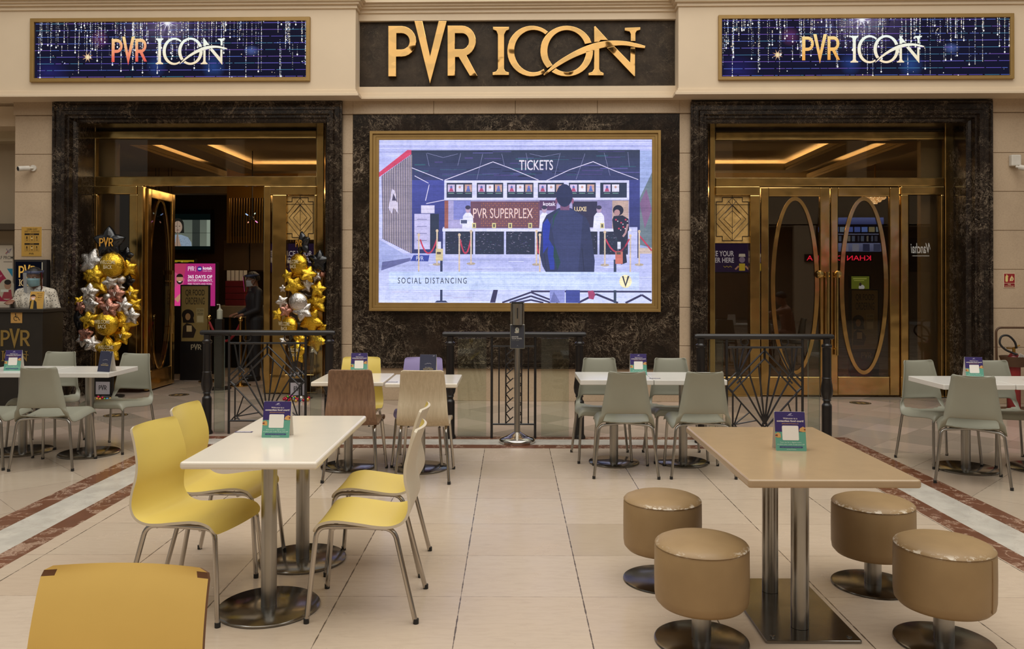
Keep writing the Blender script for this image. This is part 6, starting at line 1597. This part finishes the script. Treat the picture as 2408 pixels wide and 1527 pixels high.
# stanchions and rope
def stanchion(label, px, yl):
    x = fx(px, yl); t = fthing('rope_stanchion', label, 'stanchion', x, yl, 0, 'brass rope stanchions in the lobby')
    obj('pole', MB().cyl((0, 0, 0), .022, .02, .93, 16), M['brass'], t, smooth=40); obj('base', MB().lathe([(0, 0), (.15, 0), (.15, .012), (.05, .04), (0, .045)], 28), M['brass'], t, smooth=50); obj('finial', MB().ell((0, 0, .96), (.035, .035, .04), 14), M['brass'], t, smooth=60); return x
xA = stanchion('brass stanchion nearer the masked person, holding a red rope', 566, 1.3); xB = stanchion('brass stanchion beside the tan standee, holding a red rope', 492, 1.75)
r0, r1 = Vector(TF(xA, 1.3, .90)), Vector(TF(xB, 1.75, .90))
mb = MB().tube([r0.lerp(r1, i/14) - Vector((0, 0, 1.1*(i/14)*(1 - i/14))) for i in range(15)], .018, 10)
ro = obj('red_rope', MB().add([Vector(v) - r0 for v in mb.v], mb.f), simple('red_velvet_rope', '8e1a26', 0.7), None, tuple(r0), smooth=60); tag(ro, 'red velvet rope between the two brass stanchions', 'rope')
# sanitiser bottle on a post inside the lobby
x = fx(517, .95); t = fthing('sanitizer_stand', 'dark post with a pump bottle on top just inside the open entrance', 'dispenser', x, .95, 0)
obj('post', MB().box(-.05, -.05, .02, .05, .05, .98), M['dark_case'], t, bevel=.004); obj('base', MB().cyl((0, 0, 0), .16, 0, .02, 28), M['dark_case'], t, smooth=40)
obj('bottle', MB().lathe([(0, .98), (.038, .98), (.04, .99), (.04, 1.10), (.015, 1.125), (.012, 1.14), (0, 1.14)], 18), simple('clear_bottle', 'a8a898', 0.3), t, smooth=40); obj('pump', MB().tube([(0, 0, 1.14), (0, 0, 1.18), (-.04, 0, 1.18)], .007, 8), M['cam_white'], t)
# order screens behind the two inlaid panels
def order_screen(px, label, tx):
    t, cv = fscreen('order_screen', label, 'screen', (px[0] - 2, 570, px[1] + 2, 643), (px[0], 573, px[1], 640), 1.05, M['dark_case'], 'order screens behind the inlaid panels', None, .03)
    cv.rect(px[0], 573, px[1], 640, '2a1c46', 1); k = (tx[1] - tx[0])
    cv.text('PLACE YOUR', tx[0], 590, tx[1], 603, 'd8d4e8', 2, .02); cv.text('ORDER HERE', tx[0], 606, tx[1], 618, 'd8d4e8', 2, .02)
    m = tx[1] + 19
    if m < px[1] - 8:
        cv.poly([(m - 8, 604), (m - 7, 597), (m + 7, 597), (m + 8, 604)], 'd0c8c0', 2); cv.rect(m - 7, 620, m + 7, 637, 'c9b13a', 2); cv.line([(m - 16, 634), (m - 8, 626)], 4, 'b98a78', 2); cv.line([(m + 16, 634), (m + 8, 626)], 4, 'b98a78', 2); cv.ellipse(m, 611, 7, 7, '8a7a9a', 1.8)
    for q in (0, 1): cv.line([(px[0] + 2 + q*60 + k2*4, 626 + (k2 % 2)*3) for k2 in range(6)], 1, 'c9b13a', 2)
    cv.build('display', M['screen_dim'], t, (0, -.006, 0))
order_screen((1640, 1768), 'purple order screen behind the inlaid panel of the closed entrance', (1655, 1727))
order_screen((648, 760), 'purple order screen behind the inlaid panel of the open entrance', (657, 733))
# menu screen deeper behind the right door
t, cv, at = on_floor('digital_display', 'small yellow green screen above the standee behind the right door leaf', 'display', (2002, 2044), 650, 681, 3.0, (42, 31), 'screen', M['dark_case'], .08)
cv.rect(0, 0, 42, 31, '6d7a2c', 1); cv.rect(4, 4, 36, 7, 'a8b45a', 2); cv.rect(6, 9, 30, 11, 'a8b45a', 2); cv.ellipse(24, 26, 7, 6, 'c8ccd8', 2); cv.ellipse(21, 19, 3, 4, '3a3230', 3)
cv.build('picture', M['screen_dim'], t, at)
# chandelier
xq, zq = FX(2058, 480, 3.2)
t = fthing('chandelier', 'glowing crystal chandelier in the lobby behind the right door leaf', 'chandelier', xq, 3.2, zq)
obj('drop_rod', MB().tube([(0, 0, .17), (0, 0, LZ - zq)], .012, 8), M['brass_matte'], t)
def crys():
    n = NT('lit_crystal'); v = n.coord('Object'); vo = n.n('TexVoronoi'); n.set(vo, 'Vector', v); n.set(vo, 'Scale', 34.0)
    e = n.n('Emission'); n.set(e, 'Color', n.ramp(vo.outputs['Distance'], [(0.1, (1.0, .80, .50)), (0.5, (.45, .24, .09))])); n.set(e, 'Strength', 1.6); n.t.links.new(e.outputs[0], n.out.inputs[0]); return n.mat
M['crystal'] = crys()
for r, z0, z1 in ((.23, .12, .17), (.17, .07, .12), (.10, .03, .07), (.04, 0, .03)): obj('crystal_tier', MB().lathe([(0, z0), (r*.85, z0), (r, (z0+z1)/2), (r*.95, z1), (0, z1)], 30), M['crystal'], t)
area('lobby_fill_light', TF(-3.6, 3.0, 3.2), (2.0, 2.0), 22, (1.0, 0.74, 0.45)); area('lobby_fill_light', TF(3.6, 3.0, 3.2), (2.0, 2.0), 8, (1.0, 0.74, 0.45))  # unseen warm fill lights added to lift the lobby interior

# ================================================================== SHOP SIGNS ACROSS THE MALL (seen mirrored in the glass)
def RF(px, py, yp=-9.3):
    d = ray(px, py); n = Vector((sin(FT), cos(FT), 0)); yl = DY + .045
    tt = (yl + n.y * FY0) / (d.x * n.x + d.y * n.y); p = Vector((0, 0, CH)) + d * tt; r = d - 2 * d.dot(n) * n
    s = (yp - p.y) / r.y; return p + r * s
def across(name, label, px0, py0, px1, py1, unit, strength, group=None):
    a, b = RF(px0, py0), RF(px1, py1)                       # mirrored: px0 is on the right when facing the sign
    xm = (a.x + b.x)/2; w = abs(b.x - a.x); h = abs(a.z - b.z)
    t = thing(name, label, 'sign', (xm, -9.3, min(a.z, b.z)), pi, group)
    obj('casing', MB().box(-w/2, .0, 0, w/2, .1, h), M['dark_case'], t)
    n = NT('sign_light_%s' % label[:12]); aa = n.n('VertexColor', layer_name='Col').outputs[0]; e = n.n('Emission'); n.set(e, 'Color', aa); n.set(e, 'Strength', strength); n.t.links.new(e.outputs[0], n.out.inputs[0])
    return t, Canvas(unit[0]/2, unit[1], w/unit[0], h/unit[1]), n.mat
t, cv, m = across('shop_sign', 'red lit shop name across the mall, mirrored in the closed doors', 1893, 598, 2052, 616, (160, 18), 9.0)
cv.text('KHAN CHACHA', 4, 3, 156, 15, 'd02038', 2, .02); cv.build('lit_letters', m, t, (0, -.002, 0))
t, cv, m = across('shop_sign', 'white script shop name across the mall, mirrored in the right side glass', 2140, 560, 2216, 640, (76, 80), 4.0)
cv.rect(0, 0, 44, 80, '06060a', 1); cv.text('Wanchai', 24, 12, 74, 36, 'd8d4cc', 2, .02, .2); cv.rect(30, 41, 70, 43, 'a8a49c', 2); cv.build('lit_letters', m, t, (0, -.002, 0))
t, cv, m = across('shop_display', 'pale blue lit shop shelves across the mall, mirrored in the closed doors', 1925, 512, 2078, 594, (153, 82), 2.6)
cv.rect(0, 0, 153, 82, '10121c', 1); cv.vgrad(0, 0, 153, 16, '7a86c8', '4a5288', 2); rnd = random.Random(4)
for k in range(9): cv.rect(4 + k*17, 22, 18 + k*17, 34, rnd.choice(['6c8ad8', '8a9aa8', '9a8f6a', '5a70c0']), 2)
cv.rect(0, 38, 153, 40, '8a90b0', 2)
for k in range(14): a = 4 + k*10.6; cv.rect(a, 43, a + rnd.uniform(3, 8), 56, rnd.choice(['4a4a58', '7a7468', '5a6478', '8a7a50']), 2)
cv.vgrad(0, 60, 153, 80, '8a92bc', '6a7098', 2)
for k in range(6): cv.rect(8 + k*25, 62, 24 + k*25, 79, rnd.choice(['4c5270', '3a4060', '9a9aac']), 3)
cv.build('lit_shelves', m, t, (0, -.002, 0))
